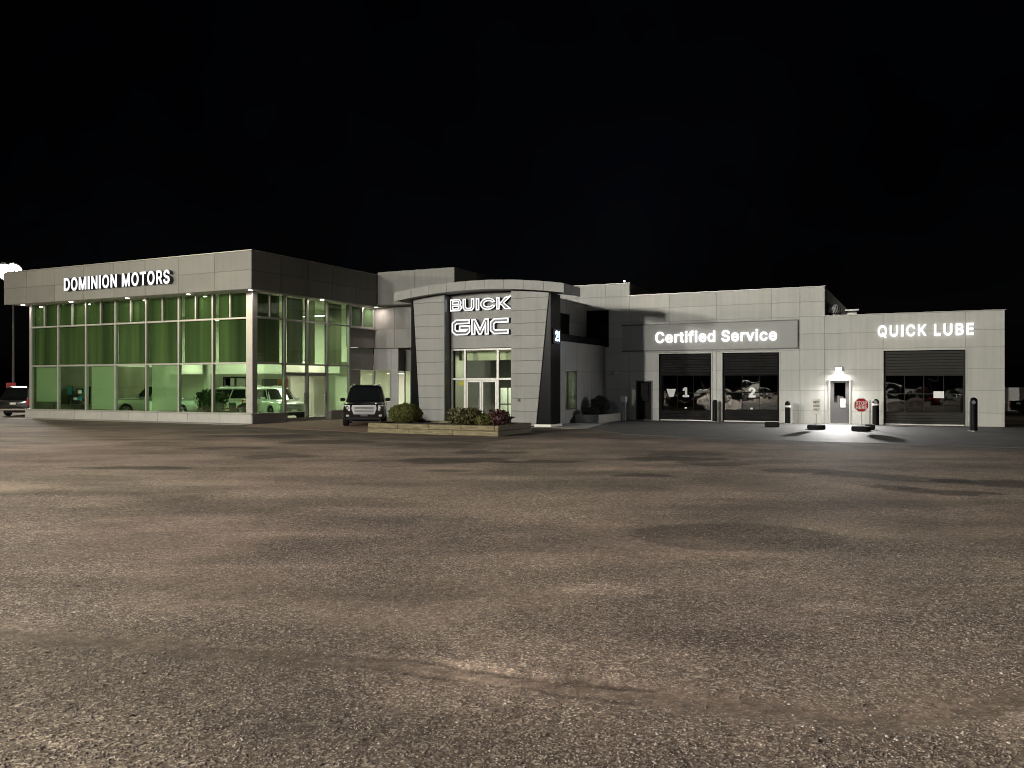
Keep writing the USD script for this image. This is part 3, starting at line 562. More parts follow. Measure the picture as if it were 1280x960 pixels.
obj('inner_room_ceiling', bx(-46.6, -22.9, 42.8, 47.2, 3.0, 3.1), 'interior_wall', SH, world=True)
obj('inner_door_frame', [bx(-42.3, -42.2, bk - 0.03, bk + 0.1, 0.02, 2.45), bx(-41.29, -41.21, bk - 0.03, bk + 0.1, 0.02, 2.45), bx(-40.3, -40.2, bk - 0.03, bk + 0.1, 0.02, 2.45), bx(-42.2, -40.3, bk - 0.03, bk + 0.1, 2.36, 2.448)], 'plastic_dark', SH, world=True)
obj('wall_panel', bx(-38.9, -37.6, bk - 0.05, bk - 0.004, 1.3, 2.3), 'interior_dark', SH, world=True)
obj('wall_panel', bx(-37.5, -36.7, bk - 0.05, bk - 0.004, 1.7, 2.3), 'interior_orange', SH, world=True)
for x, y in ((-37.9, 36.5), (-33.9, 41.0), (-43.0, 38.0)):
    obj('column', cyl(0.22, 0.02, 6.6, x, y, 24), 'interior_wall', SH, world=True, smooth=30)
# ceiling fixtures
def ceiling_light(parent, x, y, z, w, h, power, col=ROOM_COL):
    f = obj('ceiling_light', bx(x - w / 2 - 0.04, x + w / 2 + 0.04, y - h / 2 - 0.04, y + h / 2 + 0.04, z, z + 0.08), 'aluminium', parent, world=True)
    obj('diffuser', bx(x - w / 2, x + w / 2, y - h / 2, y + h / 2, z - 0.012, z - 0.002), 'lamp_room', f, world=True)
    l = rect_light(numbered(parent.path, 'light'), np.array([x, y, z - 0.03]) - parent.loc, np.array([x, y, z - 2.0]) - parent.loc, w, h, power, col)
for x in (-44.3, -39.8, -35.2, -31.6):
    ceiling_light(SH, x, 38.6, 5.9, 1.5, 0.4, ROOM_LAMP)
for x in (-43.5, -38.2, -33.6):
    ceiling_light(SH, x, 40.0, 2.98 if False else 3.3, 1.2, 0.3, ROOM_LAMP * 0.04)
for x in (-41.3, -35.5, -30.5, -26.0):
    ceiling_light(SH, x, 45.0, 2.95, 1.4, 0.5, ROOM_LAMP * 0.45)
ceiling_light(SH, -29.0, 43.0, 2.6, 1.0, 0.4, ROOM_LAMP * 0.2)
def downlight(parent, x, y, z, power=None):
    f = obj('downlight', lathe([[0.06, z - 0.012], [0.13, z - 0.012], [0.13, z + 0.02], [0.06, z + 0.02], [0.06, z - 0.012]], 16), 'aluminium', parent, world=True) if False else obj('downlight', cyl(0.13, z - 0.02, z + 0.01, x, y, 16), 'aluminium', parent, world=True)
    obj('lens', cyl(0.105, z - 0.032, z - 0.021, x, y, 16), 'lamp_downlight', f, world=True)
    disk_light(numbered(parent.path, 'light'), np.array([x, y, z - 0.05]) - parent.loc, np.array([x, y, z - 2]) - parent.loc, 0.09, power or DOWN_LAMP, DOWN_COL)
for x in (-46.47, -42.33, -37.85, -33.4, -29.3):
    downlight(SH, x, 30.98, 6.53)
for y in (36.2, 41.2):
    downlight(SH, -29.15, y, 6.53, DOWN_LAMP * (1.6 if y > 40 else 1))

# ------------------------------------------------------------------ entrance portal
PO = thing('entrance_portal', 'silver panelled entrance portal with arched canopy and black side fins', 'building', (-19, 35, 0))
YP = 34.90
def archz(x): return 5.98 + 0.36 * (1 - ((x + 18.75) / 4.5) ** 2)
axx = np.linspace(-23.24, -14.25, 41)
canopy = Polygon([(x, archz(x)) for x in axx] + [(x, archz(x) + 0.44) for x in axx[::-1]])
cp = trimesh.creation.extrude_polygon(canopy.buffer(-0.03), 1.9, engine='earcut')
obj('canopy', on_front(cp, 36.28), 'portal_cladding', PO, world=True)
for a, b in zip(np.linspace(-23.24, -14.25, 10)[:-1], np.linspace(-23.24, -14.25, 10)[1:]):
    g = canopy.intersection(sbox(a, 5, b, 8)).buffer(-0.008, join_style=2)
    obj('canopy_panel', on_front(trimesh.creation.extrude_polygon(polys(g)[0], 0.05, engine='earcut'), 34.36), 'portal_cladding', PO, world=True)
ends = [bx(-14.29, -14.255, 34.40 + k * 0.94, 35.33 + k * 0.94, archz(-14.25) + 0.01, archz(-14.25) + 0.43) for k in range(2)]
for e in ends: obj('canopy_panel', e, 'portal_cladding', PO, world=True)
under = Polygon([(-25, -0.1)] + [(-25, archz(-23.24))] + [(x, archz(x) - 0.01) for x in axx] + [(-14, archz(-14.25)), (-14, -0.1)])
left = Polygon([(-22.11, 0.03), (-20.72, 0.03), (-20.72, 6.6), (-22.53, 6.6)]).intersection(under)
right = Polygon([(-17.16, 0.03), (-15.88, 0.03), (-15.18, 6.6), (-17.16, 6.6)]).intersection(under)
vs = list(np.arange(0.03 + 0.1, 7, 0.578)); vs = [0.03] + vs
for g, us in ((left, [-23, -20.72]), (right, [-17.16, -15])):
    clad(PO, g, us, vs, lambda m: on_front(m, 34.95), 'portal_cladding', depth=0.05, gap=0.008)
entry = sbox(-20.72, 0.0, -17.1, 6.7).intersection(under)
clad(PO, entry.intersection(sbox(-21, 3.68, -17, 7)), [-20.72, -17.1], [3.68, 4.9, 6.7], lambda m: on_front(m, 35.55), 'portal_cladding', depth=0.05)
def under_arch(x0, x1, y0, y1):
    g = sbox(x0, 0.0, x1, 6.6).intersection(under); return on_front(trimesh.creation.extrude_polygon(g, y1 - y0, engine='earcut'), y1)
obj('black_fin', under_arch(-22.66, -20.80, 34.96, 36.1), 'black_gloss', PO, world=True)
obj('black_fin', under_arch(-17.08, -15.18, 34.96, 36.1), 'black_gloss', PO, world=True)
obj('recess_return', under_arch(-20.798, -20.73, 34.96, 35.5), 'letter_grey', PO, world=True)
obj('recess_return', under_arch(-17.15, -17.082, 34.96, 35.5), 'letter_grey', PO, world=True)
obj('head_wall', bx(-20.79, -17.09, 35.56, 36.0, 3.70, 5.95), 'wall_backing', PO, world=True)
obj('base_strip', [bx(-15.95, -15.10, 34.86, 34.955, 0.013, 0.12), bx(-15.178, -15.10, 34.955, 36.12, 0.013, 0.12)], 'sign_white', PO, world=True)
obj('small_keypad', bx(-16.78, -16.68, 34.85, 34.9, 1.15, 1.27), 'plastic_dark', PO, world=True)
# entry glazing
ef = []
for x, w, zt in ((-20.68, 0.05, 3.66), (-19.93, 0.06, 3.66), (-18.15, 0.06, 3.66), (-17.2, 0.05, 3.66)):
    obj('mullion', bx(x - w, x + w, 35.50, 35.62, 0.02, zt, 0.006), 'aluminium', PO, world=True)
for a, b in ((-20.63, -19.99), (-19.87, -18.21), (-18.09, -17.25)):
    obj('transom', bx(a, b, 35.51, 35.61, 2.15, 2.25, 0.006), 'aluminium', PO, world=True)
    obj('transom', bx(a, b, 35.51, 35.61, 3.58, 3.66, 0.006), 'aluminium', PO, world=True)
    obj('pane', bx(a, b, 35.55, 35.56, 2.25, 3.58), 'glass_clear', PO, world=True)
    if b - a < 1: obj('pane', bx(a, b, 35.55, 35.56, 0.06, 2.15), 'glass_clear', PO, world=True)
for a, b in ((-19.86, -19.05), (-19.03, -18.22)):
    d = obj('glass_door', [bx(a, a + 0.08, 35.52, 35.58, 0.03, 2.14), bx(b - 0.08, b, 35.52, 35.58, 0.03, 2.14), bx(a + 0.08, b - 0.08, 35.525, 35.575, 0.03, 0.22), bx(a + 0.08, b - 0.08, 35.525, 35.575, 2.05, 2.14)], 'aluminium', PO, world=True)
    obj('pane', bx(a + 0.08, b - 0.08, 35.545, 35.555, 0.22, 2.05), 'glass_clear', d, world=True)
    hx = b - 0.12 if a < -19.5 else a + 0.12
    obj('handle', bx(hx - 0.015, hx + 0.015, 35.46, 35.49, 0.85, 1.35, 0.005), 'chrome', d, world=True)
# vestibule
obj('vestibule_floor', bx(-22.6, -15.9, 36.11, 42.5, -0.04, 0.022), 'interior_floor', PO, world=True)
obj('vestibule_floor', bx(-20.7, -17.1, 35.4, 36.1, -0.04, 0.022), 'interior_floor', PO, world=True)
obj('vestibule_wall', bx(-22.6, -15.95, 42.3, 42.4, 0.02, 3.9), 'interior_dark', PO, world=True)
obj('vestibule_wall', [bx(-22.6, -22.5, 36.2, 40.0, 0.02, 3.9)], 'interior_wall', PO, world=True)
obj('vestibule_ceiling', bx(-22.6, -15.9, 36.0, 42.4, 3.7, 3.8), 'interior_dark', PO, world=True)
obj('ceiling_band', bx(-20.7, -17.1, 36.3, 36.5, 3.12, 3.69), 'interior_wall', PO, world=True)
ceiling_light(PO, -21.4, 39.5, 3.55, 0.8, 0.3, ROOM_LAMP * 0.14)
ceiling_light(PO, -18.0, 41.4, 3.55, 0.8, 0.3, ROOM_LAMP * 0.16)

# ------------------------------------------------------------------ link building with dark upper terrace
LK = thing('link_building', 'dim grey link wall with a dark upper terrace between portal and service wing', 'building', (-18, 40, 0))
obj('wall_core', [bx(-22.6, -15.90, 42.45, 43.9, 0, 4.0), bx(-15.98, -15.87, 36.15, 38.25, 0, 4.0), bx(-15.98, -15.87, 39.85, 43.9, 0, 4.0), bx(-15.98, -15.87, 38.25, 39.85, 2.65, 4.0), bx(-15.98, -15.87, 38.25, 39.85, 0, 0.6)], 'wall_backing', LK, world=True)
clad(LK, sbox(36.15, 0.0, 43.9, 4.06), [36.15, 38.28, 39.83, 41.9, 43.9], [0.0, 0.66, 2.62, 4.06], lambda m: on_right(m, -15.87), 'rough_wall', holes=[(38.30, 0.68, 39.81, 2.60)])
wf = obj('window_frame', [bx(-15.95, -15.86, 38.30, 38.36, 0.68, 2.60), bx(-15.95, -15.86, 39.75, 39.81, 0.68, 2.60), bx(-15.95, -15.86, 38.36, 39.75, 0.68, 0.74), bx(-15.95, -15.86, 38.36, 39.75, 2.54, 2.60), bx(-15.95, -15.86, 38.72, 38.78, 0.74, 2.54)], 'dark_frame', LK, world=True)
obj('pane', bx(-15.92, -15.91, 38.36, 38.72, 0.74, 2.54), 'glass_clear', wf, world=True)
obj('pane', bx(-15.92, -15.91, 38.78, 39.75, 0.74, 2.54), 'glass_clear', wf, world=True)
obj('terrace_floor', bx(-17.6, -15.9, 36.15, 43.9, 4.0, 4.055), 'concrete', LK, world=True)
obj('parapet_glass', bx(-15.90, -15.86, 37.2, 43.9, 4.066, 4.42), 'black_gloss', LK, world=True)
clad(LK, sbox(36.15, 4.06, 43.9, 6.34), [36.15, 38.7, 40.9, 43.9], [4.06, 5.3, 6.34], lambda m: on_right(m, -16.9), 'rough_wall', holes=[(39.0, 4.06, 41.4, 5.65)])
obj('upper_core', [bx(-22.5, -16.9, 36.12, 38.95, 4.06, 6.28), bx(-22.5, -17.0, 38.95, 43.9, 4.06, 6.28), bx(-17.0, -16.9, 41.45, 43.9, 4.06, 6.28), bx(-17.0, -16.9, 38.95, 41.45, 5.66, 6.28)], 'wall_backing', LK, world=True)
obj('upper_window', bx(-16.98, -16.92, 39.0, 41.4, 4.07, 5.65), 'black_gloss', LK, world=True)
obj('coping', bx(-22.4, -16.8, 36.12, 43.9, 6.345, 6.40), 'aluminium', LK, world=True)
obj('lit_strip', bx(-16.85, -16.80, 39.55, 39.65, 4.4, 5.0), 'lamp_room', LK, world=True)

# ------------------------------------------------------------------ service wing
SV = thing('service_building', 'long pale panelled service wing with three dark overhead doors', 'building', (-6, 44, 0))
YS = 44.0
region = Polygon([(-17.6, 0.0), (3.31, 0.0), (3.31, 5.31), (-4.37, 5.31), (-4.37, 6.77), (-14.41, 6.77), (-14.41, 7.46), (-22.0, 7.46), (-22.0, 4.0), (-17.6, 4.0)])
doors = dict(side=(-14.0, 0.0, -13.15, 2.10), g1=(-12.75, 0.0, -9.96, 3.57), g2=(-9.38, 0.0, -6.54, 3.57), walk=(-4.15, 0.0, -3.23, 2.12), ql=(-1.72, 0.0, 1.74, 3.55))
holes = list(doors.values()) + [(-17.1, 4.0, -15.6, 6.05)]
us = [-22.0, -19.6, -17.45, -15.8, -14.41, -12.2, -9.67, -6.9, -5.54, -4.37, -1.74, 1.74, 3.31]
clad(SV, region, us, [0.0, 0.63, 1.65, 2.66, 3.66, 4.45, 5.31, 6.05, 6.77, 7.46], lambda m: on_front(m, 44.04), 'cladding', holes=holes, depth=0.04, gap=0.007)
shell = region.buffer(-0.03, join_style=2).difference(unary_union([sbox(*h) for h in holes]))
obj('wall_core', on_front(extrude(shell, 0.20), 44.24), 'wall_backing', SV, world=True)
clad(SV, sbox(44.3, 5.35, 60, 6.77), [44.3, 50, 55, 60], [5.35, 6.77], lambda m: on_right(m, -4.42), 'cladding')
clad(SV, sbox(44.25, 6.80, 60, 7.46), [44.25, 50, 55, 60], [6.8, 7.46], lambda m: on_right(m, -14.46), 'cladding')
clad(SV, sbox(44.25, 0.0, 60, 5.31), [44.25, 47, 51, 55, 60], [0.0, 1.65, 3.66, 5.31], lambda m: on_right(m, 3.26), 'cladding')
obj('roof', [bx(-4.5, 3.2, 44.24, 60, 5.0, 5.1), bx(-14.5, -4.43, 44.24, 60, 6.4, 6.5), bx(-22, -14.47, 44.24, 60, 7.1, 7.2)], 'roof', SV, world=True)
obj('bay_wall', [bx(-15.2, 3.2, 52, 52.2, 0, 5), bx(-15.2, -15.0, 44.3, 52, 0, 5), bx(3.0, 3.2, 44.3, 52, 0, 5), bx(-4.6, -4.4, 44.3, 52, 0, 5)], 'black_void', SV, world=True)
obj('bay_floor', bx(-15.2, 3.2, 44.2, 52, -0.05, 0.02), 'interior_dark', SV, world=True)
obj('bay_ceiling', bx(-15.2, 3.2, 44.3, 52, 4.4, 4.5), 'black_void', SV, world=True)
obj('coping', [bx(-4.42, 3.36, 43.97, 44.3, 5.315, 5.345), bx(-14.46, -4.34, 43.97, 44.3, 6.775, 6.805), bx(-22.0, -14.38, 43.97, 44.3, 7.465, 7.495)], 'aluminium', SV, world=True)
obj('terrace_opening', [bx(-17.1, -15.6, 44.1, 44.16, 4.0, 6.05)], 'black_gloss', SV, world=True)
# frame of the long sign band
sb = obj('sign_band', bx(-14.78, -5.66, 43.93, 43.998, 3.78, 5.13), 'sign_panel', SV, world=True)
obj('band_edge', [bx(-14.83, -5.61, 43.90, 43.997, 5.131, 5.19), bx(-14.83, -5.61, 43.90, 43.997, 3.72, 3.779), bx(-5.659, -5.61, 43.90, 43.997, 3.779, 5.131)], 'dark_frame', sb, world=True)

def overhead_door(h, bands, ncol, label, slat='door_slat'):
    x0, _, x1, z1 = h; x0 += 0.03; x1 -= 0.03; z1 -= 0.03
    y = 44.14
    zb, zt = bands
    cols = np.linspace(x0 + 0.06, x1 - 0.06, ncol + 1)
    fr = [bx(x0, x0 + 0.06, y - 0.03, y + 0.03, 0.05, z1), bx(x1 - 0.06, x1, y - 0.03, y + 0.03, 0.05, z1)]
    rows_ = np.linspace(zb, zt, 3)
    for z in rows_: fr.append(bx(x0 + 0.06, x1 - 0.06, y - 0.024, y + 0.024, z - 0.014, z + 0.014))
    for c in cols[1:-1]:
        for a, b in zip(rows_[:-1], rows_[1:]): fr.append(bx(c - 0.012, c + 0.012, y - 0.022, y + 0.022, a + 0.014, b - 0.014))
    d = obj('overhead_door', fr, slat, SV, world=True, label=label)
    for za, zc in ((0.07, zb - 0.022), (zt + 0.022, z1)):
        n = max(2, int(round((zc - za) / 0.145))); s = (zc - za) / n
        for k in range(n):
            obj('slat', bx(x0 + 0.06, x1 - 0.06, y - 0.02 - 0.004 * (k % 2), y + 0.02, za + k * s + 0.006, za + (k + 1) * s - 0.006, 0.008), slat, d, world=True)
    for a, b in zip(rows_[:-1], rows_[1:]):
        for c, e in zip(cols[:-1], cols[1:]):
            tilt = RNG.uniform(-0.004, 0.004); m = bx(c + 0.018, e - 0.018, -0.004, 0.004, a + 0.022, b - 0.022)
            m.apply_transform(trimesh.transformations.rotation_matrix(tilt, [0, 0, 1], [(c + e) / 2, 0, 0])); m.apply_transform(trimesh.transformations.rotation_matrix(RNG.uniform(-0.006, 0.006), [1, 0, 0], [0, 0, (a + b) / 2])); m.apply_translation([0, y, 0])
            obj('pane', m, 'glass_door', d, world=True)
    obj('bottom_seal', bx(x0 + 0.02, x1 - 0.02, y - 0.05, y + 0.03, 0.012, 0.065), 'sign_white' if ncol < 5 else 'rubber', d, world=True)
    return d
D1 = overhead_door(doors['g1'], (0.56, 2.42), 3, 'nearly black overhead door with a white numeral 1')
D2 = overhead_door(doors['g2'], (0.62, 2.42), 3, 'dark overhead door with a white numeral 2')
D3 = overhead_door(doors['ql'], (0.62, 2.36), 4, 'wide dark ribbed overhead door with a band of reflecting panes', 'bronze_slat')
for h in ('g1', 'g2', 'ql'):
    a, _, b, t = doors[h]
    obj('door_frame', [bx(a - 0.05, a, 43.96, 44.10, 0.012, t + 0.05), bx(b, b + 0.05, 43.96, 44.10, 0.012, t + 0.05), bx(a, b, 43.96, 44.10, t, t + 0.05)], 'cladding', SV, world=True)

FONT = glob.glob('/opt/blender-*/*/datafiles/fonts/Inter.woff2')[0]
def glyphs(text, height, bold=0, xs=1.0, track=0.0):
    """[(character, polygon)] with capitals height metres tall, from x = 0"""
    from PIL import Image, ImageDraw, ImageFont
    font = ImageFont.truetype(FONT, 200); out, x = [], 0.0; s = height / 145.5
    for ch in text:
        if ch == 'I':
            out.append((ch, affinity.affine_transform(sbox(14 - bold, -bold, 42 + bold, 145.5 + bold), [s * xs, 0, 0, s, x * s * xs, 0]))); x += 56 + track + bold * 1.2; continue
        if ch != ' ':
            im = Image.new('L', (320, 340)); ImageDraw.Draw(im).text((60, 240), ch, 255, font, anchor='ls', stroke_width=bold)
            on = np.pad(np.asarray(im) > 127, ((0, 0), (1, 1))).astype(np.int8)
            r, st = np.nonzero(np.diff(on, axis=1) == 1); en = np.nonzero(np.diff(on, axis=1) == -1)[1]
            g = unary_union([sbox(a - 60, 240 - q - 1, b - 60, 240 - q) for q, a, b in zip(r, st, en)]).buffer(1.2).buffer(-1.2).simplify(0.8)
            out.append((ch, affinity.affine_transform(g, [s * xs, 0, 0, s, x * s * xs, 0])))
        x += font.getlength(ch) + track + bold * 1.2
    return out, x * s * xs

def wall_sign(name, label, letters, x, z, y, depth, face='letter_white', ret='letter_return', slope=0.0, grow=0.0):
    t = thing(name, label, 'sign', (x, y, z))
    for g in letters:
        if isinstance(g, tuple): g, core = g
        else: core = None
        m = on_front(extrude(g, depth), 0.0); l = obj('letter', m, ret, t)
        f = g if core is None else core
        fm = on_front(extrude(f.buffer(-0.004 if core is None else 0), 0.012), -depth - 0.001)
        obj('letter_face', fm, face, l)
    return t

def fit(text, width, height, **kw):
    gl, w = glyphs(text, height, **kw); allg = unary_union([g for _, g in gl]); b = allg.bounds; k = width / (b[2] - b[0])
    return [affinity.scale(affinity.translate(g, -b[0], 0), k, 1, origin=(0, 0)) for _, g in gl]
wall_sign('wall_sign', 'glowing white DOMINION MOTORS letters on the left showroom fascia', fit('DOMINION MOTORS', 7.95, 0.63, bold=7, track=8), -41.76, 7.02, 30.39, 0.24)
wall_sign('wall_sign', 'glowing white Certified Service lettering above the two service doors', fit('Certified Service', 6.30, 0.545, bold=6, track=4), -12.93, 4.18, 43.93, 0.09, ret='letter_white')
wall_sign('wall_sign', 'glowing white QUICK LUBE letters above the rightmost overhead door', fit('QUICK LUBE', 4.05, 0.50, bold=7, track=16), -1.97, 4.24, 43.99, 0.07, ret='letter_white')

# portal lettering, drawn as strokes
def stroke(pts, w, cap=2, join=2): return LineString(pts).buffer(w / 2, cap_style=cap, join_style=join)
def arc(cx, cy, rx, ry, a0, a1, n=24): return [(cx + rx * math.cos(math.radians(a)), cy + ry * math.sin(math.radians(a))) for a in np.linspace(a0, a1, n)]
H = 0.55
def outlined(g, w=0.062): return (g, g.difference(g.buffer(-w, join_style=2)))
B = Polygon([(0, 0), (0.52, 0), (0.62, 0.10), (0.62, 0.22), (0.56, 0.285), (0.60, 0.33), (0.60, 0.45), (0.50, H), (0, H)]).difference(sbox(0.15, 0.11, 0.46, 0.22)).difference(sbox(0.15, 0.335, 0.45, 0.44))
U = Polygon([(0.70, H), (0.85, H), (0.85, 0.17), (0.92, 0.11), (1.10, 0.11), (1.16, 0.17), (1.16, H), (1.31, H), (1.31, 0.12), (1.20, 0), (0.82, 0), (0.70, 0.12)])
I_ = sbox(1.42, 0, 1.58, H)
C_ = Polygon(arc(2.06, H / 2, 0.40, H / 2, 0, 360, 48)).difference(Polygon(arc(2.08, H / 2, 0.235, 0.135, 0, 360, 40))).difference(Polygon([(2.15, H / 2 - 0.05), (2.6, H / 2 - 0.10), (2.6, H / 2 + 0.10), (2.15, H / 2 + 0.05)]))
K_ = unary_union([sbox(2.52, 0, 2.67, H), Polygon([(2.62, 0.20), (2.98, H), (3.30, H + 0.06), (2.80, 0.20)]), Polygon([(2.66, 0.33), (2.96, 0.0), (3.30, -0.02), (2.86, 0.33)])])
wall_sign('wall_sign', 'glowing white BUICK letters under the portal canopy', [outlined(g.buffer(0.012, join_style=2), 0.05) for g in (B, U, I_, C_, K_)], -20.62, 5.49, 35.49, 0.20)
Hh = 0.72; w_ = 0.19
Gs = stroke([(0.98, Hh - w_ / 2), (0.24, Hh - w_ / 2), (0.10, Hh - 0.2), (0.10, 0.2), (0.24, w_ / 2), (0.80, w_ / 2), (0.90, 0.18), (0.90, 0.33), (0.42, 0.33)], w_)
Ms = unary_union([Polygon([(1.10, 0), (1.10, Hh), (1.30, Hh), (1.56, 0.26), (1.82, Hh), (2.02, Hh), (2.02, 0), (1.84, 0), (1.84, 0.42), (1.63, 0.0), (1.49, 0.0), (1.28, 0.42), (1.28, 0)])])
Cs = stroke([(3.08, Hh - w_ / 2), (2.36, Hh - w_ / 2), (2.22, Hh - 0.2), (2.22, 0.2), (2.36, w_ / 2), (3.08, w_ / 2)], w_)
wall_sign('wall_sign', 'glowing outlined GMC letters on the portal below the other name', [outlined(affinity.scale(g, 0.985, 1, origin=(0, 0)).buffer(0.02, join_style=2)) for g in (Gs, Ms, Cs)], -20.52, 4.33, 35.49, 0.20, ret='letter_return')

def flat_text(text, h, bold=2, w=None):
    gl, _ = glyphs(text, h, bold=bold); b = unary_union([g for _, g in gl]).bounds
    k = (w / (b[2] - b[0])) if w else 1
    return [affinity.scale(affinity.translate(g, -(b[0] + b[2]) / 2, 0), k, 1, origin=(0, 0)) for _, g in gl]
for D, n, x, z in ((D1, '1', -11.33, 1.30), (D2, '2', -7.90, 1.30)):
    obj('door_number', [on_front(extrude(affinity.translate(g, x, z), 0.006), 44.11) for g in flat_text(n, 0.46, 10)], 'white_paper', D, world=True)
obj('notice', on_front(extrude(Polygon([(-12.38, 1.70), (-11.86, 1.70), (-12.0, 1.28), (-12.24, 1.28)]), 0.006), 44.11), 'white_paper', D1, world=True)
for D, x in ((D1, -11.33), (D2, -7.92)): obj('small_plate', bx(x - 0.06, x + 0.06, 44.09, 44.10, 0.66, 0.74), 'white_paper', D, world=True)
obj('notice', bx(0.42, 0.86, 44.10, 44.108, 1.30, 1.62), 'white_paper', D3, world=True)
# walk doors
def walk_door(h, label, paper):
    x0, _, x1, z1 = h
    obj('door_frame', [bx(x0 - 0.045, x0 + 0.03, 43.97, 44.12, 0.012, z1), bx(x1 - 0.03, x1 + 0.045, 43.97, 44.12, 0.012, z1), bx(x0 - 0.045, x1 + 0.045, 43.97, 44.12, z1, z1 + 0.05)], 'aluminium' if paper else 'dark_frame', SV, world=True)
    d = obj('door', [bx(x0 + 0.035, x1 - 0.035, 44.05, 44.10, 0.03, 1.05), bx(x0 + 0.035, x0 + 0.20, 44.05, 44.10, 1.05, 2.02), bx(x1 - 0.20, x1 - 0.035, 44.05, 44.10, 1.05, 2.02), bx(x0 + 0.035, x1 - 0.035, 44.05, 44.10, 2.02, z1 - 0.004)], 'door_grey' if paper else 'door_slat', SV, world=True, label=label)
    obj('pane', bx(x0 + 0.20, x1 - 0.20, 44.07, 44.08, 1.05, 2.02), 'glass_door', d, world=True)
    obj('handle', [tube([(x1 - 0.11, 44.05, 0.98), (x1 - 0.11, 43.99, 0.98), (x1 - 0.22, 43.99, 0.98)], 0.014)], 'chrome', d, world=True)
    obj('threshold', bx(x0 - 0.04, x1 + 0.04, 43.90, 44.1, 0.012, 0.03), 'concrete', d, world=True)
    if paper: obj('notice', bx(x1 - 0.42, x1 - 0.20, 44.035, 44.045, 0.82, 1.24), 'white_paper', d, world=True)
walk_door(doors['side'], 'black glazed side door left of the overhead doors', False)
walk_door(doors['walk'], 'dark grey door with a white notice under the lit lamp', True)

# wall lamp above the door
WL = thing('wall_lamp', 'glaring white wall lamp above the grey service door', 'wall lamp', (-3.72, 43.99, 2.66))
obj('housing', trimesh.convex.convex_hull(np.array([(sx * 0.17, y, z) for sx in (-1, 1) for y, z in ((0, -0.10), (0, 0.13), (-0.10, 0.13), (-0.20, -0.06), (-0.20, -0.10))])), 'pole_paint', WL)
obj('lens', trimesh.convex.convex_hull(np.array([(sx * 0.15, y, z) for sx in (-1, 1) for y, z in ((-0.03, -0.104), (-0.03, -0.20), (-0.16, -0.20), (-0.215, -0.10), (-0.215, 0.0), (-0.15, 0.10), (-0.12, 0.10))])), 'lamp_wall', WL)
rect_light(WL.path + '/light', (0, -0.26, -0.12), (0, -2.26, -1.0), 0.26, 0.20, DOOR_LAMP, (1.0, 0.98, 0.95))
rect_light(WL.path + '/light_down', (0, -0.12, -0.22), (0, -0.10, -1.0), 0.26, 0.10, DOOR_LAMP * 0.07, (1.0, 0.98, 0.95))

# made-up blue-white box lamp for a sign reflection on the fin, small cameras, roof items
BL = thing('wall_lamp', 'made-up blue-white lit box standing in for a reflection on the black portal fin', 'wall lamp', (-15.17, 35.6, 4.15))
obj('housing', bx(0.0, 0.06, -0.42, 0.40, -0.36, 0.34, 0.02), 'plastic_dark', BL)
for g in flat_text('2!', 0.42, 8): obj('letter', on_right(extrude(affinity.translate(g, 0.0, -0.2), 0.01), 0.061), 'blue_reflection_glow', BL)
rect_light(BL.path + '/light', (0.1, 0.55, 0.1), (-0.4, 3.0, -0.6), 0.3, 0.3, 2.2, (0.5, 0.65, 1.0))  # light added for the blue spill on the link wall
def security_camera(label, loc, rot):
    t = thing('security_camera', label, 'camera', loc, rot)
    obj('bracket', [tube([(0, 0, 0), (0, -0.14, -0.03)], 0.02), bx(-0.05, 0.05, -0.02, 0.0, -0.05, 0.05)], 'sign_white', t)
    obj('body', bx(-0.05, 0.05, -0.42, -0.12, -0.09, 0.01, 0.015), 'sign_white', t)
    obj('lens', bx(-0.035, 0.035, -0.43, -0.421, -0.075, -0.005), 'plastic_dark', t)
security_camera('white security camera in the dim corner beside the service wing', (-15.55, 43.98, 2.55), 0.5)
security_camera('second white security camera, right of the first on the service wall', (-15.10, 43.98, 2.58), -0.2)
FL = thing('flood_light', 'small dark floodlight high on the grey upper link wall', 'floodlight', (-16.82, 38.1, 5.75))
obj('bracket', bx(0.0, 0.12, -0.03, 0.03, -0.05, 0.05), 'plastic_dark', FL); obj('head', bx(0.12, 0.30, -0.2, 0.2, -0.12, 0.12, 0.03), 'plastic_dark', FL)
TV = thing('roof_vent', 'round ribbed turbine vent on the lower service roof', 'roof vent', (-4.0, 45.2, 5.1))
obj('throat', cyl(0.24, 0, 0.35, n=20), 'galvanised', TV, smooth=30)
for k in range(16):
    a = k * 2 * math.pi / 16; zz = np.linspace(-1, 1, 7)
    ring = []
    for q in zz:
        r = 0.34 * math.sqrt(max(0, 1 - 0.8 * q * q)); aa = a + 0.25 * q
        ring.append((r * math.cos(aa), r * math.sin(aa), 0.58 + 0.24 * q))
    v = []; 
    for (x, y, z) in ring:
        t_ = np.array([-y, x, 0]); t_ = t_ / np.linalg.norm(t_) * 0.05; v += [np.array([x, y, z]) - t_, np.array([x, y, z]) + t_ * 0.6 - np.array([x, y, 0]) * 0.10]
    f = []
    for i in range(6): f += [[2 * i, 2 * i + 1, 2 * i + 3], [2 * i, 2 * i + 3, 2 * i + 2]]
    obj('vane', trimesh.Trimesh(np.array(v), np.array(f), process=False), 'turbine_metal', TV)
obj('drum', ico(0.30, (0, 0, 0.56), 3, (1, 1, 0.8)) if False else lathe([[0, 0.34], [0.24, 0.36], [0.29, 0.5], [0.28, 0.66], [0.2, 0.79], [0, 0.81]], 24), 'dark_frame', TV, smooth=40)
obj('cap', cyl(0.18, 0.80, 0.86, n=20, r1=0.1), 'turbine_metal', TV, smooth=30)
BV = thing('roof_vent', 'squat square roof vent with a flat cowl beside the turbine vent', 'roof vent', (-3.2, 45.4, 5.1))
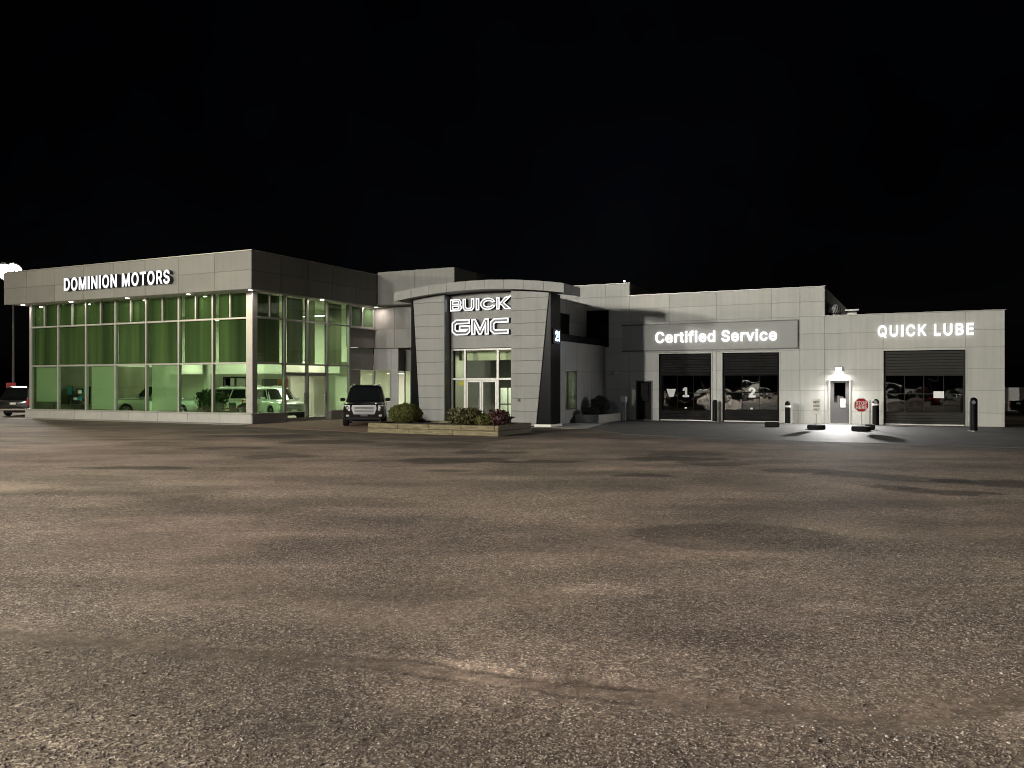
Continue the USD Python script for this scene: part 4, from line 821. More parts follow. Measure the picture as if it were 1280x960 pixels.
obj('curb', bx(-0.22, 0.22, -0.22, 0.22, 0, 0.42), 'sign_white', BV); obj('cowl', bx(-0.34, 0.34, -0.34, 0.34, 0.50, 0.60, 0.02), 'galvanised', BV); obj('louvre', [bx(-0.2, 0.2, -0.2, 0.2, 0.42 + 0.03 * k, 0.435 + 0.03 * k) for k in range(3)], 'dark_frame', BV)
RL = thing('roof_lamp', 'tiny white lamp on the tall parapet edge', 'lamp', (-14.75, 44.1, 7.50))
obj('stem', cyl(0.015, 0, 0.06, n=8), 'galvanised', RL); obj('bulb', ico(0.055, (0, 0, 0.11), 2), 'lamp_roof', RL, smooth=True)

# ------------------------------------------------------------------ planters, shrubs
def leaf_cloud(n, rad, size, seed, shell=0.55, flat=0.0, up=0.25):
    r = np.random.default_rng(seed)
    d = r.normal(size=(n, 3)); d /= np.linalg.norm(d, axis=1, keepdims=True)
    rr = (shell + (1 - shell) * r.random(n)) ** 0.7
    lump = (0.82 + 0.36 * meshkit.fbm(d * 2.1 + seed, 3, seed)) if shell > 0.5 else (0.55 + 0.9 * meshkit.fbm(d * 2.6 + seed, 3, seed))
    p = d * (rr * lump)[:, None] * np.array(rad); p[:, 2] += rad[2]
    keep = p[:, 2] > 0.02; p, d = p[keep], d[keep]; n = len(p)
    nrm = d + r.normal(size=(n, 3)) * 0.6 + [0, 0, up]; nrm /= np.linalg.norm(nrm, axis=1, keepdims=True)
    t = np.cross(nrm, r.normal(size=(n, 3))); t /= np.linalg.norm(t, axis=1, keepdims=True); b = np.cross(nrm, t)
    s = size * (0.6 + 0.8 * r.random(n))[:, None]
    v = np.stack([p - t * s, p - b * s * 0.45 + nrm * s * 0.12, p + t * s, p + b * s * 0.45 + nrm * s * 0.12], 1).reshape(-1, 3)
    i = np.arange(n)[:, None] * 4
    return trimesh.Trimesh(v, np.vstack([i + [0, 1, 2], i + [0, 2, 3]]), process=False)

def shrub(name, label, loc, rad, n, size, m, seed, cat='shrub', shell=0.55):
    t = thing(name, label, cat, loc)
    r = np.random.default_rng(seed + 500)
    st = [trimesh.creation.cylinder(radius=0.018, segment=[(0, 0, -0.02), (a * rad[0] * 0.5, b * rad[1] * 0.5, rad[2] * 1.2)], sections=6) for a, b in r.uniform(-1, 1, (9, 2))]
    obj('stem', st, 'bark', t)
    obj('foliage', leaf_cloud(n, rad, size, seed, shell), m, t)
    return t

def timber_planter(label, x0, x1, y0, y1, h, n, soil=True, m='timber', courses=2):
    t = thing('planter', label, 'planter', ((x0 + x1) / 2, (y0 + y1) / 2, 0))
    hh = h / courses; w = 0.16
    for k in range(courses):
        za, zb = k * hh + 0.004, (k + 1) * hh - 0.004
        e = w if k % 2 else 0
        xs_ = np.linspace(x0 + (0 if k % 2 == 0 else 0), x1 - (0 if k % 2 == 0 else w), n + 1 + k)
        for a, b in zip(xs_[:-1], xs_[1:]):
            obj('timber', bx(a + 0.004, b - 0.004, y0 + RNG.uniform(-.008, .008), y0 + w, za, zb, 0.012), m, t, world=True)
        obj('timber', bx(x1 - w + RNG.uniform(-.006, .006), x1 + RNG.uniform(-.006, .006), y0 + (w if k % 2 == 0 else 0) + 0.004, y1, za, zb, 0.012), m, t, world=True)
        obj('timber', bx(x0, x0 + w, y0 + w + 0.004, y1, za, zb, 0.012), m, t, world=True)
        obj('timber', bx(x0 + w + .004, x1 - w - .004, y1 - w, y1, za, zb, 0.012), m, t, world=True)
    g = trimesh.creation.box([1, 1, 1]); 
    gx, gy = np.meshgrid(np.linspace(x0 + w, x1 - w, 40), np.linspace(y0 + w, y1 - w, 24), indexing='ij')
    gz = h - 0.07 + (meshkit.fbm(np.stack([gx, gy, 0 * gx], -1) * 3, 3, 2) - 0.5) * 0.10
    i, j = np.meshgrid(np.arange(39), np.arange(23), indexing='ij'); q = np.stack([i * 24 + j, (i + 1) * 24 + j, (i + 1) * 24 + j + 1, i * 24 + j + 1], -1).reshape(-1, 4)
    obj('soil', trimesh.Trimesh(np.stack([gx, gy, gz], -1).reshape(-1, 3), np.vstack([q[:, [0, 1, 2]], q[:, [0, 2, 3]]]), process=False), 'soil', t, world=True)
    return t
timber_planter('long low timber planter of yellowish beams before the portal', -20.0, -14.12, 27.68, 30.6, 0.40, 3)
shrub('shrub', 'clipped round olive-green bush at the left end of the timber planter', (-20.35 + 0.9, 29.6, 0.33), (0.74, 0.74, 0.40), 5200, 0.045, 'leaf_olive', 1, shell=0.75)
shrub('shrub', 'ragged brownish-green shrub in the timber planter before the entrance doors', (-16.15, 28.9, 0.33), (0.82, 0.6, 0.34), 2400, 0.075, 'leaf_brown', 2, shell=0.25)
shrub('shrub', 'lower olive shrub between the ragged shrub and the red one', (-15.25, 28.8, 0.33), (0.5, 0.5, 0.22), 1200, 0.05, 'leaf_olive', 3)
shrub('shrub', 'reddish barberry-like shrub at the right end of the timber planter', (-14.72, 28.9, 0.33), (0.50, 0.45, 0.33), 1200, 0.075, 'leaf_red', 4, shell=0.25)
shrub('shrub', 'tiny rusty-red plant low against the left portal panel', (-19.2, 30.2, 0.33), (0.35, 0.2, 0.10), 300, 0.04, 'leaf_red', 5)
timber_planter('dim low planter against the link wall', -15.75, -14.5, 39.4, 42.9, 0.42, 1, m='concrete', courses=1)
shrub('shrub', 'dark round bush in the shaded planter by the link wall', (-15.1, 41.2, 0.36), (0.52, 0.62, 0.50), 2600, 0.055, 'leaf_dark', 6)
shrub('shrub', 'sparse dark plant at the near end of the shaded planter', (-15.15, 40.0, 0.36), (0.45, 0.5, 0.20), 900, 0.05, 'leaf_dark', 7)
UP = thing('utility_pedestal', 'slim grey utility pedestal with a pale cap by the service corner', 'pedestal', (-14.35, 42.9, 0))
obj('post', bx(-0.09, 0.09, -0.09, 0.09, 0, 0.98, 0.01), 'galvanised', UP); obj('cap', bx(-0.16, 0.13, -0.14, 0.14, 0.98, 1.30, 0.03), 'sign_white', UP)

# ------------------------------------------------------------------ bollards and signs
def bollard(label, x, y, h, r=0.11, band=True):
    t = thing('bollard', label, 'bollard', (x, y, 0))
    prof = [[0, 0], [r, 0], [r, h - r]] + [[r * math.cos(a), h - r + r * math.sin(a)] for a in np.linspace(0.1, math.pi / 2, 7)]
    prof[-1][0] = 0
    obj('post', lathe(prof), 'bollard_black', t, smooth=40)
    if band: obj('reflector', lathe([[r + 0.002, h - 0.30], [r + 0.006, h - 0.30], [r + 0.006, h - 0.22], [r + 0.002, h - 0.22], [r + 0.002, h - 0.30]]), 'sign_white', t, smooth=40)
    obj('foot_plate', cyl(r + 0.07, 0.009, 0.025), 'galvanised', t)
    return t
bollard('plain black bollard between the two service doors', -9.67, 43.55, 1.15, 0.12, False)
bollard('black bollard with white band right of the second service door', -6.0, 43.1, 1.12, 0.13)
BB = bollard('black round-topped bollard left of the rightmost overhead door', -2.02, 43.0, 1.26, 0.15)
bb2 = bollard('tall black bollard at the right jamb of the rightmost overhead door', 1.86, 39.6, 1.40, 0.15, False)
for b_, h_ in ((BB, 1.11), (bb2, 1.2)):
    m = cyl(0.075, 0, 0.02, n=16); m.apply_transform(trimesh.transformations.rotation_matrix(math.pi / 2, [1, 0, 0])); m.apply_translation([0, -0.15, h_]); obj('reflector_disc', m, 'letter_grey', stage and b_)
WS = thing('wheel_stop', 'low black rubber block at the foot of the second service door', 'wheel stop', (-6.15, 39.3, 0))
obj('block', bx(-0.32, 0.32, -0.12, 0.12, 0.008, 0.24, 0.04), 'rubber', WS)
def sign_base(t, r=0.36, h=0.2):
    obj('base', lathe([[0, 0.008], [r, 0.008], [r + 0.03, h * 0.4], [r, h], [r * 0.55, h + 0.02], [0, h + 0.03]]), 'rubber', t, smooth=50)
SS = thing('stop_sign', 'red octagonal STOP HERE sign on a rubber base before the grey door', 'sign', (-2.33, 37.7, 0), 0.35)
sign_base(SS); obj('post', cyl(0.02, 0.2, 0.86, n=10), 'galvanised', SS)
octo = Polygon([(0.31 * math.cos(a), 0.31 * math.sin(a)) for a in np.radians(np.arange(22.5, 360, 45))])
def vert(g, d, y, z): m = on_front(extrude(g, d), y); m.apply_translation([0, 0, z]); return m
sp = obj('plate', vert(octo, 0.012, -0.02, 1.08), 'sign_white', SS)
obj('red_face', vert(octo.buffer(-0.018), 0.004, -0.0325, 1.08), 'red_sign', sp)
for tx, z in (('STOP', 1.095), ('HERE', 0.92)):
    obj('lettering', [vert(g, 0.004, -0.037, z) for g in flat_text(tx, 0.135, 8, 0.44)], 'sign_white', sp)
S2 = thing('notice_sign', 'small white notice sign on a thin post with rubber base left of the grey door', 'sign', (-4.14, 38.2, 0), 0.2)
sign_base(S2); obj('post', cyl(0.015, 0.2, 0.75, n=10), 'galvanised', S2)
n2 = obj('plate', bx(-0.16, 0.16, -0.03, -0.018, 0.66, 1.30), 'sign_white', S2)
for tx, z in (('NEXT', 1.13), ('DOOR', 0.97), ('ONLY', 0.81)):
    obj('lettering', [vert(g, 0.003, -0.0305, z) for g in flat_text(tx, 0.09, 7, 0.25)], 'sign_ink', n2)
S3 = thing('marker_post', 'thin dark marker post on a block behind the red stop sign', 'post', (-2.05, 38.9, 0))
obj('base', bx(-0.2, 0.2, -0.2, 0.2, 0.008, 0.24, 0.04), 'rubber', S3); obj('post', cyl(0.018, 0.24, 1.25, n=10), 'bollard_black', S3)

# ------------------------------------------------------------------ cars
def loft(rings):
    R = np.array(rings); n, m = R.shape[:2]
    v = R.reshape(-1, 3); f = []
    i, j = np.meshgrid(np.arange(n - 1), np.arange(m), indexing='ij'); a = i * m + j; b = i * m + (j + 1) % m; c = a + m; d = b + m
    f = np.vstack([np.stack([a, b, d], -1).reshape(-1, 3), np.stack([a, d, c], -1).reshape(-1, 3)])
    c0, c1 = len(v), len(v) + 1
    v = np.vstack([v, R[0].mean(0), R[-1].mean(0)]); k = np.arange(m)
    f = np.vstack([f, np.stack([np.full(m, c0), (k + 1) % m, k], -1), np.stack([np.full(m, c1), (n - 1) * m + k, (n - 1) * m + (k + 1) % m], -1)])
    t = trimesh.Trimesh(v, f, process=False)
    if t.volume < 0: t.invert()
    return t
def manif(t):
    t.merge_vertices(); return manifold3d.Manifold(manifold3d.Mesh(np.asarray(t.vertices, np.float32), np.asarray(t.faces, np.uint32)))
def unman(m):
    q = m.to_mesh(); return trimesh.Trimesh(q.vert_properties[:, :3], q.tri_verts, process=False)

def make_car(name, label, loc, rotz, paint, style='suv', group=None, path_cls=None):
    if path_cls: 
        UsdGeom.Xform.Define(stage, path_cls); t = Thing(path_cls, (0, 0, 0)); 
    else: t = thing(name, label, 'truck' if style == 'pickup' else 'car', loc, rotz, group)
    L, W, H = dict(suv=(5.1, 2.0, 1.90), cross=(4.85, 1.92, 1.78), pickup=(5.7, 2.0, 1.92), sedan=(4.7, 1.82, 1.46))[style]
    belt = H * (0.60 if style != 'sedan' else 0.65); hood = belt - (0.02 if style in ('suv', 'pickup') else 0.07); zb = 0.30
    wr = 0.385 if style != 'sedan' else 0.33; wb = L * 0.575; xf, xr = L / 2 - 0.92, L / 2 - 0.92 - wb
    cowl = L / 2 - 1.42
    st = [(-L / 2, 0.86, 0.10), (-L / 2 + 0.05, 0.95, 0.03), (-L / 2 + 0.25, 0.985, 0.0), (-L * 0.25, 1, 0), (0, 1, 0), (cowl - 0.1, 1, 0), (cowl + 0.35, 1, 0), (L / 2 - 0.55, 0.995, 0), (L / 2 - 0.2, 0.97, 0.01), (L / 2 - 0.06, 0.925, 0.035), (L / 2, 0.86, 0.09)]
    rings = []; th = np.linspace(0, 2 * math.pi, 48, endpoint=False); n = 7.0 if style in ('suv', 'pickup') else 5.5
    for x, wf, ins in st:
        zt = belt if x < cowl else belt + (hood - belt) * min(1, (x - cowl) / (L / 2 - cowl)) - 0.05 * max(0, (x - cowl) / (L / 2 - cowl)) ** 3
        a, zc, hh = W / 2 * wf, (zt + zb) / 2, (zt - zb) / 2 - ins
        c, s = np.cos(th), np.sin(th)
        y = a * np.sign(c) * np.abs(c) ** (2 / n); z = zc + hh * np.sign(s) * np.abs(s) ** (2 / n)
        y = y * (1 - 0.05 * np.clip((z - zc) / (hh + 1e-6), 0, 1) ** 2)
        rings.append(np.c_[np.full(48, x), y, z])
    body = manif(loft(rings))
    for wx in (xf, xr):
        for sy in (-1, 1):
            cy = trimesh.creation.cylinder(radius=wr + 0.06, height=0.7, sections=32); cy.apply_transform(trimesh.transformations.rotation_matrix(math.pi / 2, [1, 0, 0])); cy.apply_translation([wx, sy * (W / 2), wr])
            body -= manif(cy)
    if style == 'pickup': body -= manif(bx(-L / 2 + 0.10, -0.62, -W / 2 + 0.14, W / 2 - 0.14, 0.8, 2.0))
    obj('body', unman(body), paint, t, smooth=32)
    obj('undertray', bx(-L / 2 + 0.35, L / 2 - 0.3, -W / 2 + 0.32, W / 2 - 0.32, 0.22, 0.5), 'car_trim', t)
    # cabin
    f0, f1 = cowl + 0.08, cowl - (0.72 if style != 'sedan' else 0.85)
    r0, r1 = dict(suv=(-L / 2 + 0.10, -L / 2 + 0.38), cross=(-L / 2 + 0.12, -L / 2 + 0.55), pickup=(-0.60, -0.42), sedan=(-L / 2 + 0.65, -L / 2 + 1.35))[style]
    h0, h1 = W / 2 * 0.945, W / 2 * 0.74; nn = 9.0; Hc = H - belt + 0.06; z0 = belt - 0.06
    def lev(s):
        k = max(0, (s - 0.86) / 0.14); ins = 0.10 * (1 - math.sqrt(max(0, 1 - k * k)))
        xa, xb = r0 + (r1 - r0) * s + ins, f0 + (f1 - f0) * s - ins * 1.5
        return (xa + xb) / 2, (xb - xa) / 2, h0 + (h1 - h0) * s ** 1.15 - ins, z0 + Hc * s
    def se(u): return (1 - abs(u) ** nn) ** (1 / nn)
    rings = []
    for s in (0, .15, .3, .45, .6, .72, .82, .88, .92, .96, .985, 1.0):
        xc, a, b, z = lev(s); c, q = np.cos(th), np.sin(th)
        rings.append(np.c_[xc + a * np.sign(c) * np.abs(c) ** (2 / nn), b * np.sign(q) * np.abs(q) ** (2 / nn), np.full(48, z + (0.02 if s == 1 else 0))])
    obj('cabin', loft(rings), paint, t, smooth=35)
    def patch(kind, u0, u1, s0, s1, off=0.010, sgn=1):
        P = []
        for s in np.linspace(s0, s1, 5):
            xc, a, b, z = lev(s)
            for u in np.linspace(u0, u1, 9):
                if kind == 'side': P.append((xc + a * u, sgn * (b * se(u) + off), z))
                elif kind == 'front': P.append((xc + a * se(u) + off * 1.4, b * u, z + off * .5))
                else: P.append((xc - a * se(u) - off, b * u, z))
        f = []
        for i in range(4):
            for j in range(8):
                q = i * 9 + j; f += [[q, q + 1, q + 10], [q, q + 10, q + 9]]
        m = trimesh.Trimesh(np.array(P), np.array(f), process=False)
        nrm = m.face_normals.mean(0); want = {'side': [0, sgn, 0], 'front': [1, 0, 0], 'back': [-1, 0, 0]}[kind]
        if np.dot(nrm, want) < 0: m.invert()
        return m
    obj('windshield', patch('front', -0.90, 0.90, 0.10, 0.84), 'car_glass', t, smooth=True)
    obj('rear_window', patch('back', -0.84, 0.84, 0.18, 0.82), 'car_glass', t, smooth=True)
    spans = [(-0.93, -0.50), (-0.45, 0.10), (0.15, 0.93)] if style in ('suv', 'cross') else [(-0.9, -0.02), (0.06, 0.92)]
    for sg in (-1, 1):
        for a, b in spans: obj('side_window', patch('side', a, b, 0.14, 0.82, sgn=sg), 'car_glass', t, smooth=True)
        m = bx(-0.1, 0.1, -0.12, 0.12, -0.08, 0.08, 0.04); m.apply_translation([f0 - 0.35, sg * (W / 2 + 0.06), belt + 0.07]); obj('mirror', m, paint, t)
        for dx in (0.25, -0.75):
            if style == 'pickup' and dx < 0: dx = -0.35
            obj('door_handle', bx(dx - 0.1, dx + 0.1, sg * (W / 2 * 0.985) - 0.02, sg * (W / 2 * 0.985) + 0.02, belt - 0.19, belt - 0.155, 0.008), 'chrome' if paint != 'paint_black' else 'car_trim', t)
        obj('side_sill', bx(xr + wr + 0.1, xf - wr - 0.1, sg * W / 2 * 0.93 - 0.05, sg * W / 2 * 0.93 + 0.05, 0.27, 0.36, 0.02), 'car_trim', t)
        if style in ('suv', 'cross'): obj('roof_rail', tube([(f1 - 0.25, sg * h1 * 0.86, H + 0.0), (f1 - 0.4, sg * h1 * 0.86, H + 0.05), (r1 + 0.4, sg * h1 * 0.86, H + 0.05), (r1 + 0.25, sg * h1 * 0.86, H)], 0.018), 'chrome', t)
        hl = trimesh.convex.convex_hull(np.array([(L / 2 - 0.08 + e * 0.095, sg * W * 0.315, z) for e in (0, 1) for z in (hood - 0.40, hood - 0.14)] + [(L / 2 - 0.02, sg * W * 0.425, hood - 0.38), (L / 2 - 0.02, sg * W * 0.425, hood - 0.13), (L / 2 - 0.22, sg * W * 0.495, hood - 0.34), (L / 2 - 0.26, sg * W * 0.495, hood - 0.15)]))
        h_ = obj('headlight', hl, 'headlamp', t); obj('lamp_bezel', ico(0.075, (L / 2 - 0.025, sg * W * 0.36, hood - 0.27), 2), 'headlamp', h_)
        fg = bx(L / 2 - 0.1, L / 2 + 0.012, sg * W * 0.37 - 0.09, sg * W * 0.37 + 0.09, 0.44, 0.56, 0.03) ; obj('fog_light', fg, 'headlamp', t)
        tl = bx(-L / 2 - 0.012, -L / 2 + 0.16, sg * W * 0.435 - 0.09, sg * W * 0.435 + 0.085, belt - 0.42, belt - 0.02, 0.03)
        obj('taillight', tl, 'tail_red', t)
    gz0, gz1, gw = hood - 0.56, hood - 0.13, W * 0.295
    gr = trimesh.convex.convex_hull(np.array([(L / 2 - 0.04, -gw * 0.8, gz0), (L / 2 - 0.04, gw * 0.8, gz0), (L / 2 - 0.05, -gw, (gz0 + gz1) / 2 + 0.05), (L / 2 - 0.05, gw, (gz0 + gz1) / 2 + 0.05), (L / 2 - 0.08, -gw * 0.94, gz1), (L / 2 - 0.08, gw * 0.94, gz1), (L / 2 + 0.03, -gw * 0.78, gz0 + .01), (L / 2 + 0.03, gw * 0.78, gz0 + .01), (L / 2 + 0.025, -gw * 0.95, (gz0 + gz1) / 2 + 0.05), (L / 2 + 0.025, gw * 0.95, (gz0 + gz1) / 2 + 0.05), (L / 2 - 0.0, -gw * 0.9, gz1), (L / 2 - 0.0, gw * 0.9, gz1)]))
    g_ = obj('grille', gr, 'satin_chrome', t)
    for k in range(5): obj('grille_slot', bx(L / 2 + 0.012, L / 2 + 0.034, -gw * 0.74, gw * 0.74, gz0 + 0.05 + k * 0.066, gz0 + 0.075 + k * 0.066), 'car_trim', g_)
    obj('front_bumper', bx(L / 2 - 0.22, L / 2 + 0.02, -W * 0.37, W * 0.37, 0.30, 0.44, 0.04), 'car_trim', t)
    obj('licence_plate', bx(L / 2 + 0.02, L / 2 + 0.035, -0.16, 0.16, 0.47, 0.57), 'sign_white' if paint == 'paint_white' else 'letter_grey', t)
    obj('rear_bumper', bx(-L / 2 - 0.05, -L / 2 + 0.2, -W * 0.40, W * 0.40, 0.34, 0.50, 0.04), 'chrome' if style in ('pickup', 'cross') else 'car_trim', t)
    obj('licence_plate', bx(-L / 2 - 0.03, -L / 2 - 0.012, -0.17, 0.17, 0.72, 0.84), 'sign_white', t)
    for wx in (xf, xr):
        for sg in (-1, 1):
            def put(m): m.apply_transform(trimesh.transformations.rotation_matrix(math.pi / 2, [1, 0, 0])); m.apply_translation([wx, sg * (W / 2 - 0.135), wr]); return m
            ri = wr * 0.66
            w_t = obj('wheel', put(lathe([[0, -0.06], [ri * 0.95, -0.06], [ri * 0.95, 0.06], [0, 0.06], [0, -0.06]], 24)), 'car_trim', t)
            obj('tyre', put(lathe([[ri, -0.11], [wr - 0.03, -0.125], [wr, -0.09], [wr, 0.09], [wr - 0.03, 0.125], [ri, 0.11], [ri, -0.11]], 28)), 'rubber', w_t, smooth=40)
            sp_ = [cyl(0.06, -0.10, 0.10, n=14)]
            for k in range(6):
                m = bx(0.04, ri, -0.032, 0.032, -0.09, 0.09); m.apply_transform(trimesh.transformations.rotation_matrix(k * math.pi / 3, [0, 0, 1])); sp_.append(m)
            sp_.append(lathe([[ri * 0.9, -0.105], [ri * 1.01, -0.105], [ri * 1.01, 0.105], [ri * 0.9, 0.105], [ri * 0.9, -0.105]], 24))
            obj('rim', put(trimesh.util.concatenate(sp_)), 'rim_metal', w_t)
    return t
PI = math.pi
hd = math.atan2(-0.80, 0.60)
make_car('sport_utility', 'black sport utility with chrome grille parked nose-out by the showroom side doors', (-24.45, 33.7, 0.006), math.atan2(-0.83, 0.56), 'paint_black', 'suv')
make_car('sport_utility', 'white crossover on the showroom floor behind the corner side doors', (-32.9, 36.7, 0.02), math.atan2(-0.40, 0.92), 'paint_white', 'cross')
make_car('pickup_truck', 'pale silver pickup behind the middle showroom windows', (-40.2, 35.6, 0.02), math.atan2(-0.35, -0.94), 'paint_silver', 'pickup')
make_car('sport_utility', 'pale silver sport utility behind a drawn mesh blind in the showroom', (-37.0, 37.2, 0.02), math.atan2(-0.45, -0.9), 'paint_white', 'cross')
make_car('sport_utility', 'dark sport utility seen from behind left of the showroom', (-51.0, 34.6, 0.0), math.atan2(0.85, -0.52), 'paint_black', 'cross')
# the row across the lot, seen mirrored in the overhead doors
for k, (x, y, a, paint, style, lab) in enumerate([(-3.2, -19, 0.35, 'paint_white', 'suv', 'white sport utility across the lot behind the viewer, mirrored in the rightmost door'), (0.6, -21, PI - 0.5, 'paint_red', 'sedan', 'red sedan across the lot behind the viewer, mirrored in the rightmost door'), (4.2, -19, 0.2, 'paint_silver', 'pickup', 'silver pickup across the lot behind the viewer, mirrored in the rightmost door'),
        (-18.0, -18, 0.5, 'paint_white', 'cross', 'white crossover across the lot, mirrored in the second service door'), (-24.0, -19, PI - 0.4, 'paint_white', 'sedan', 'white sedan across the lot, mirrored in the first service door')]):
    make_car('pickup_truck' if style == 'pickup' else 'parked_car', lab, (x, y, 0), a, paint, style, 'cars parked in the row behind the viewer')

# ------------------------------------------------------------------ showroom contents
def desk(label, x, y, rot, m='wood_desk'):
    t = thing('desk', label, 'desk', (x, y, 0.02), rot)
    obj('top', bx(-0.8, 0.8, -0.4, 0.4, 0.70, 0.74, 0.01), m, t)
    for sx in (-1, 1): obj('side_panel', bx(sx * 0.76 - 0.02, sx * 0.76 + 0.02, -0.36, 0.36, 0, 0.70), m, t)
    obj('front_panel', bx(-0.74, 0.74, -0.34, -0.31, 0.2, 0.70), m, t)
def monitor(label, x, y, z, rot, m, w=0.55, h=0.36):
    t = thing('monitor', label, 'monitor', (x, y, z), rot)
    obj('stand', [bx(-0.12, 0.12, -0.08, 0.08, 0, 0.02), bx(-0.02, 0.02, 0.01, 0.04, 0.02, 0.2)], 'plastic_dark', t)
    obj('casing', bx(-w / 2, w / 2, -0.03, 0.0, 0.12, 0.12 + h, 0.01), 'plastic_dark', t); obj('screen', bx(-w / 2 + 0.02, w / 2 - 0.02, -0.036, -0.031, 0.14, 0.1 + h), m, t)
def chair(label, x, y, rot, m='plastic_dark', group=None):
    t = thing('chair', label, 'chair', (x, y, 0.02), rot, group)
    obj('seat', bx(-0.25, 0.25, -0.25, 0.25, 0.42, 0.50, 0.03), m, t); b = bx(-0.24, 0.24, 0.22, 0.28, 0.52, 0.98, 0.02); obj('backrest', b, m, t)
    for sx in (-1, 1):
        for sy in (-1, 1): obj('leg', tube([(sx * 0.2, sy * 0.2, 0.42), (sx * 0.23, sy * 0.23, 0)], 0.014), 'chrome', t)
        obj('armrest', [tube([(sx * 0.25, 0.2, 0.68), (sx * 0.25, -0.18, 0.68), (sx * 0.25, -0.2, 0.44)], 0.018)], m, t)
desk('low dark-topped desk behind the second window from the left', -43.6, 33.3, 0.1)
monitor('teal screen on a tall display stand in the second showroom window', -45.15, 33.0, 1.20, -0.3, 'plastic_teal', 0.75, 0.55)
DS = thing('display_stand', 'dark tall display stand carrying the teal screen', 'stand', (-45.15, 33.0, 0.02))
obj('post', bx(-0.05, 0.05, -0.04, 0.04, 0.04, 1.18), 'plastic_dark', DS); obj('foot', bx(-0.3, 0.3, -0.25, 0.25, 0, 0.04), 'plastic_dark', DS); obj('shelf', bx(-0.35, 0.35, -0.3, 0.2, 0.55, 0.59), 'plastic_dark', DS)
chair('dark office chair left of the teal screen', -45.7, 33.6, 0.4); chair('dark office chair right of the teal screen', -44.2, 32.7, -0.6)
def shelf_unit(label, x, y, rot, n, seed):
    t = thing('shelf_unit', label, 'shelf', (x, y, 0.02), rot); r = np.random.default_rng(seed)
    for sx in (-0.6, 0.6): obj('side_panel', bx(sx - 0.02, sx + 0.02, -0.2, 0.2, 0, 0.45 * n), 'plastic_dark', t)
    for k in range(n + 1): obj('shelf_board', bx(-0.579, 0.579, -0.2, 0.2, 0.45 * k, 0.45 * k + 0.025), 'wood_desk', t)
    for k in range(n):
        u = -0.5
        while u < 0.42:
            w = r.uniform(0.1, 0.26); h = r.uniform(0.14, 0.34)
            ci = int(seed + k + u * 10) % 4; nth = nth + 1 if u > -0.5 else 0
            bxs = thing('carton', f"{['pale', 'dark', 'red', 'teal'][ci]} carton, {['first', 'second', 'third', 'fourth', 'fifth', 'sixth'][nth]} along, on {['the lowest', 'the second', 'the third', 'the topmost'][k]} board of the dark showroom shelf unit", 'carton', (x + math.cos(rot) * (u + w / 2), y + math.sin(rot) * (u + w / 2), 0.02 + 0.45 * k + 0.026), rot, 'cartons on the showroom shelves')
            obj('box', bx(-w / 2, w / 2, -0.12, 0.12, 0, h, 0.006), ['white_paper', 'plastic_dark', 'red_sign', 'plastic_teal'][ci], bxs); obj('lid', bx(-w / 2 - 0.003, w / 2 + 0.003, -0.123, 0.123, h, h + 0.012), ['white_paper', 'plastic_dark', 'red_sign', 'plastic_teal'][ci], bxs); u += w + r.uniform(0.03, 0.2)
shelf_unit('the dark shelf unit at the left showroom wall', -46.2, 34.4, math.pi / 2, 4, 3)
desk('small desk under the blind in the leftmost showroom window', -45.4, 33.0, 0.0)
chair('dark visitor chair in the fifth showroom window', -36.4, 32.25, 0.3)
BX = thing('display_box', 'pale blue upright display card beside the visitor chair', 'display card', (-37.25, 32.2, 0.02), 0.3)
obj('card', bx(-0.28, 0.28, -0.01, 0.01, 0.5, 1.0), 'white_paper', BX); obj('easel', [tube([(-0.2, 0.02, 0), (-0.2, 0.02, 0.9)], 0.015), tube([(0.2, 0.02, 0), (0.2, 0.02, 0.9)], 0.015)], 'chrome', BX)
for k, (x, y, r) in enumerate([(-32.75, 32.2, 0.2), (-32.05, 32.2, -0.4), (-30.75, 32.3, 0.9), (-31.4, 32.3, 2.9)]):
    chair(['dark armchair nearest the plant in the right front window', 'dark armchair second from the plant in the right front window', 'dark armchair closest to the showroom corner post', 'dark armchair turned away behind the front armchairs'][k], x, y, r)
pl = shrub('potted_plant', 'bushy dark indoor plant in a pot in the sixth showroom window', (-33.9, 33.0, 0.45), (0.95, 0.7, 0.62), 900, 0.13, 'leaf_green', 12, 'plant', shell=0.3)
obj('pot', lathe([[0, -0.43], [0.22, -0.43], [0.30, 0.0], [0.26, 0.0], [0.24, -0.05], [0, -0.05]]), 'plastic_dark', pl, smooth=40)
desk('reception desk inside the portal entrance', -18.6, 40.8, 0.0)
PO2 = thing('poster_stand', 'bright white poster board inside the right side pane of the entrance', 'poster', (-18.3, 36.9, 0.022), 0.3)
obj('board', bx(-0.36, 0.36, -0.02, 0.02, 0.35, 1.75), 'white_paper', PO2); obj('rail', [bx(-0.4, 0.4, -0.03, 0.03, 0.92, 0.98), bx(-0.03, 0.03, -0.03, -0.021, 0.05, 1.8)], 'plastic_dark', PO2); obj('foot', bx(-0.3, 0.3, -0.2, 0.2, 0, 0.05), 'plastic_dark', PO2)
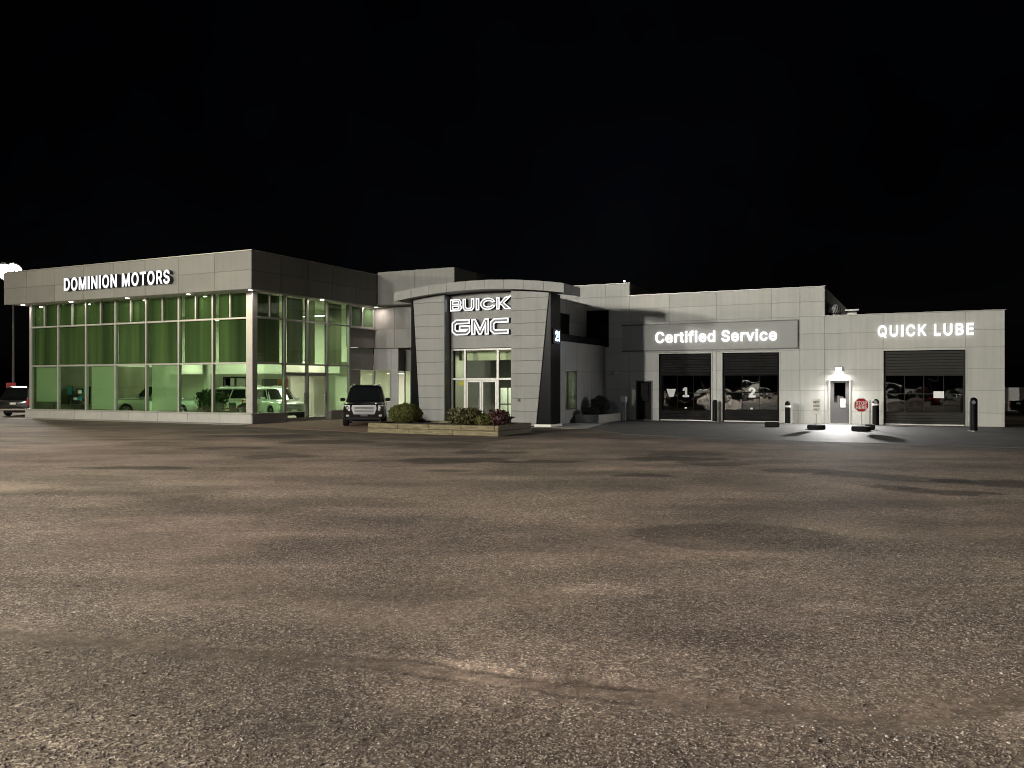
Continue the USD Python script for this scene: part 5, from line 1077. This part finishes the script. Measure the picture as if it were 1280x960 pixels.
PL = rect_light(PO.path + '/light_poster', np.array([-18.2, 36.15, 2.9]) - PO.loc, np.array([-18.3, 36.9, 1.0]) - PO.loc, 0.4, 0.12, ROOM_LAMP * 0.18, ROOM_COL)
chair('dark lobby chair right of centre behind the entrance doors', -18.9, 38.2, 0.3)
YS_ = thing('hanging_sign', 'small yellow hanging sign in the upper left entrance pane', 'sign', (-20.25, 35.9, 1.98), 0.2)
plain('yellow', (0.6, 0.42, 0.03), 0.5)
obj('board', bx(-0.22, 0.22, -0.01, 0.01, -0.09, 0.12), 'yellow', YS_); obj('cord', [tube([(s * 0.18, 0, 0.12), (s * 0.18, 0, 0.3)], 0.006) for s in (-1, 1)], 'plastic_dark', YS_)

# ------------------------------------------------------------------ left and right background
RS = thing('pole_sign', 'red square sign fixed low on the lamp post left of the showroom', 'sign', (-62.9, 41.0, 1.45), 0.9)
obj('plate', bx(-0.33, 0.33, -0.16, -0.14, 0.0, 0.62), 'red_sign', RS); obj('lettering', bx(-0.2, 0.2, -0.164, -0.161, 0.12, 0.3), 'sign_white', RS); obj('bracket', bx(-0.04, 0.04, -0.14, 0.1, 0.25, 0.35), 'galvanised', RS)
c26, s26 = math.cos(math.radians(26.1)), math.sin(math.radians(26.1))
def at(px, Z): X = (px - 640) / 1050 * Z; return c26 * X - s26 * Z, s26 * X + c26 * Z
for k, (px, lab) in enumerate([(1264.5, 'pale utility cabinet just right of the service wing'), (1284, 'pale utility cabinet at the right edge of the view')]):
    x, y = at(px, 62)
    t = thing('utility_cabinet', lab, 'cabinet', (x, y, 0), math.radians(26.1))
    obj('body', bx(-0.40, 0.40, -0.3, 0.3, 0.55, 1.72, 0.02), 'trailer_white', t); obj('pad', bx(-0.55, 0.55, -0.45, 0.45, -0.02, 0.55), 'concrete', t); obj('cabinet_door', bx(-0.34, 0.34, -0.315, -0.301, 0.62, 1.62), 'trailer_white', t)
x, y = at(1318, 52)
make_car('parked_car', 'dark car in the unlit lot beyond the right end of the service wing', (x, y, 0), math.radians(26.1) + 0.1, 'paint_black', 'sedan')
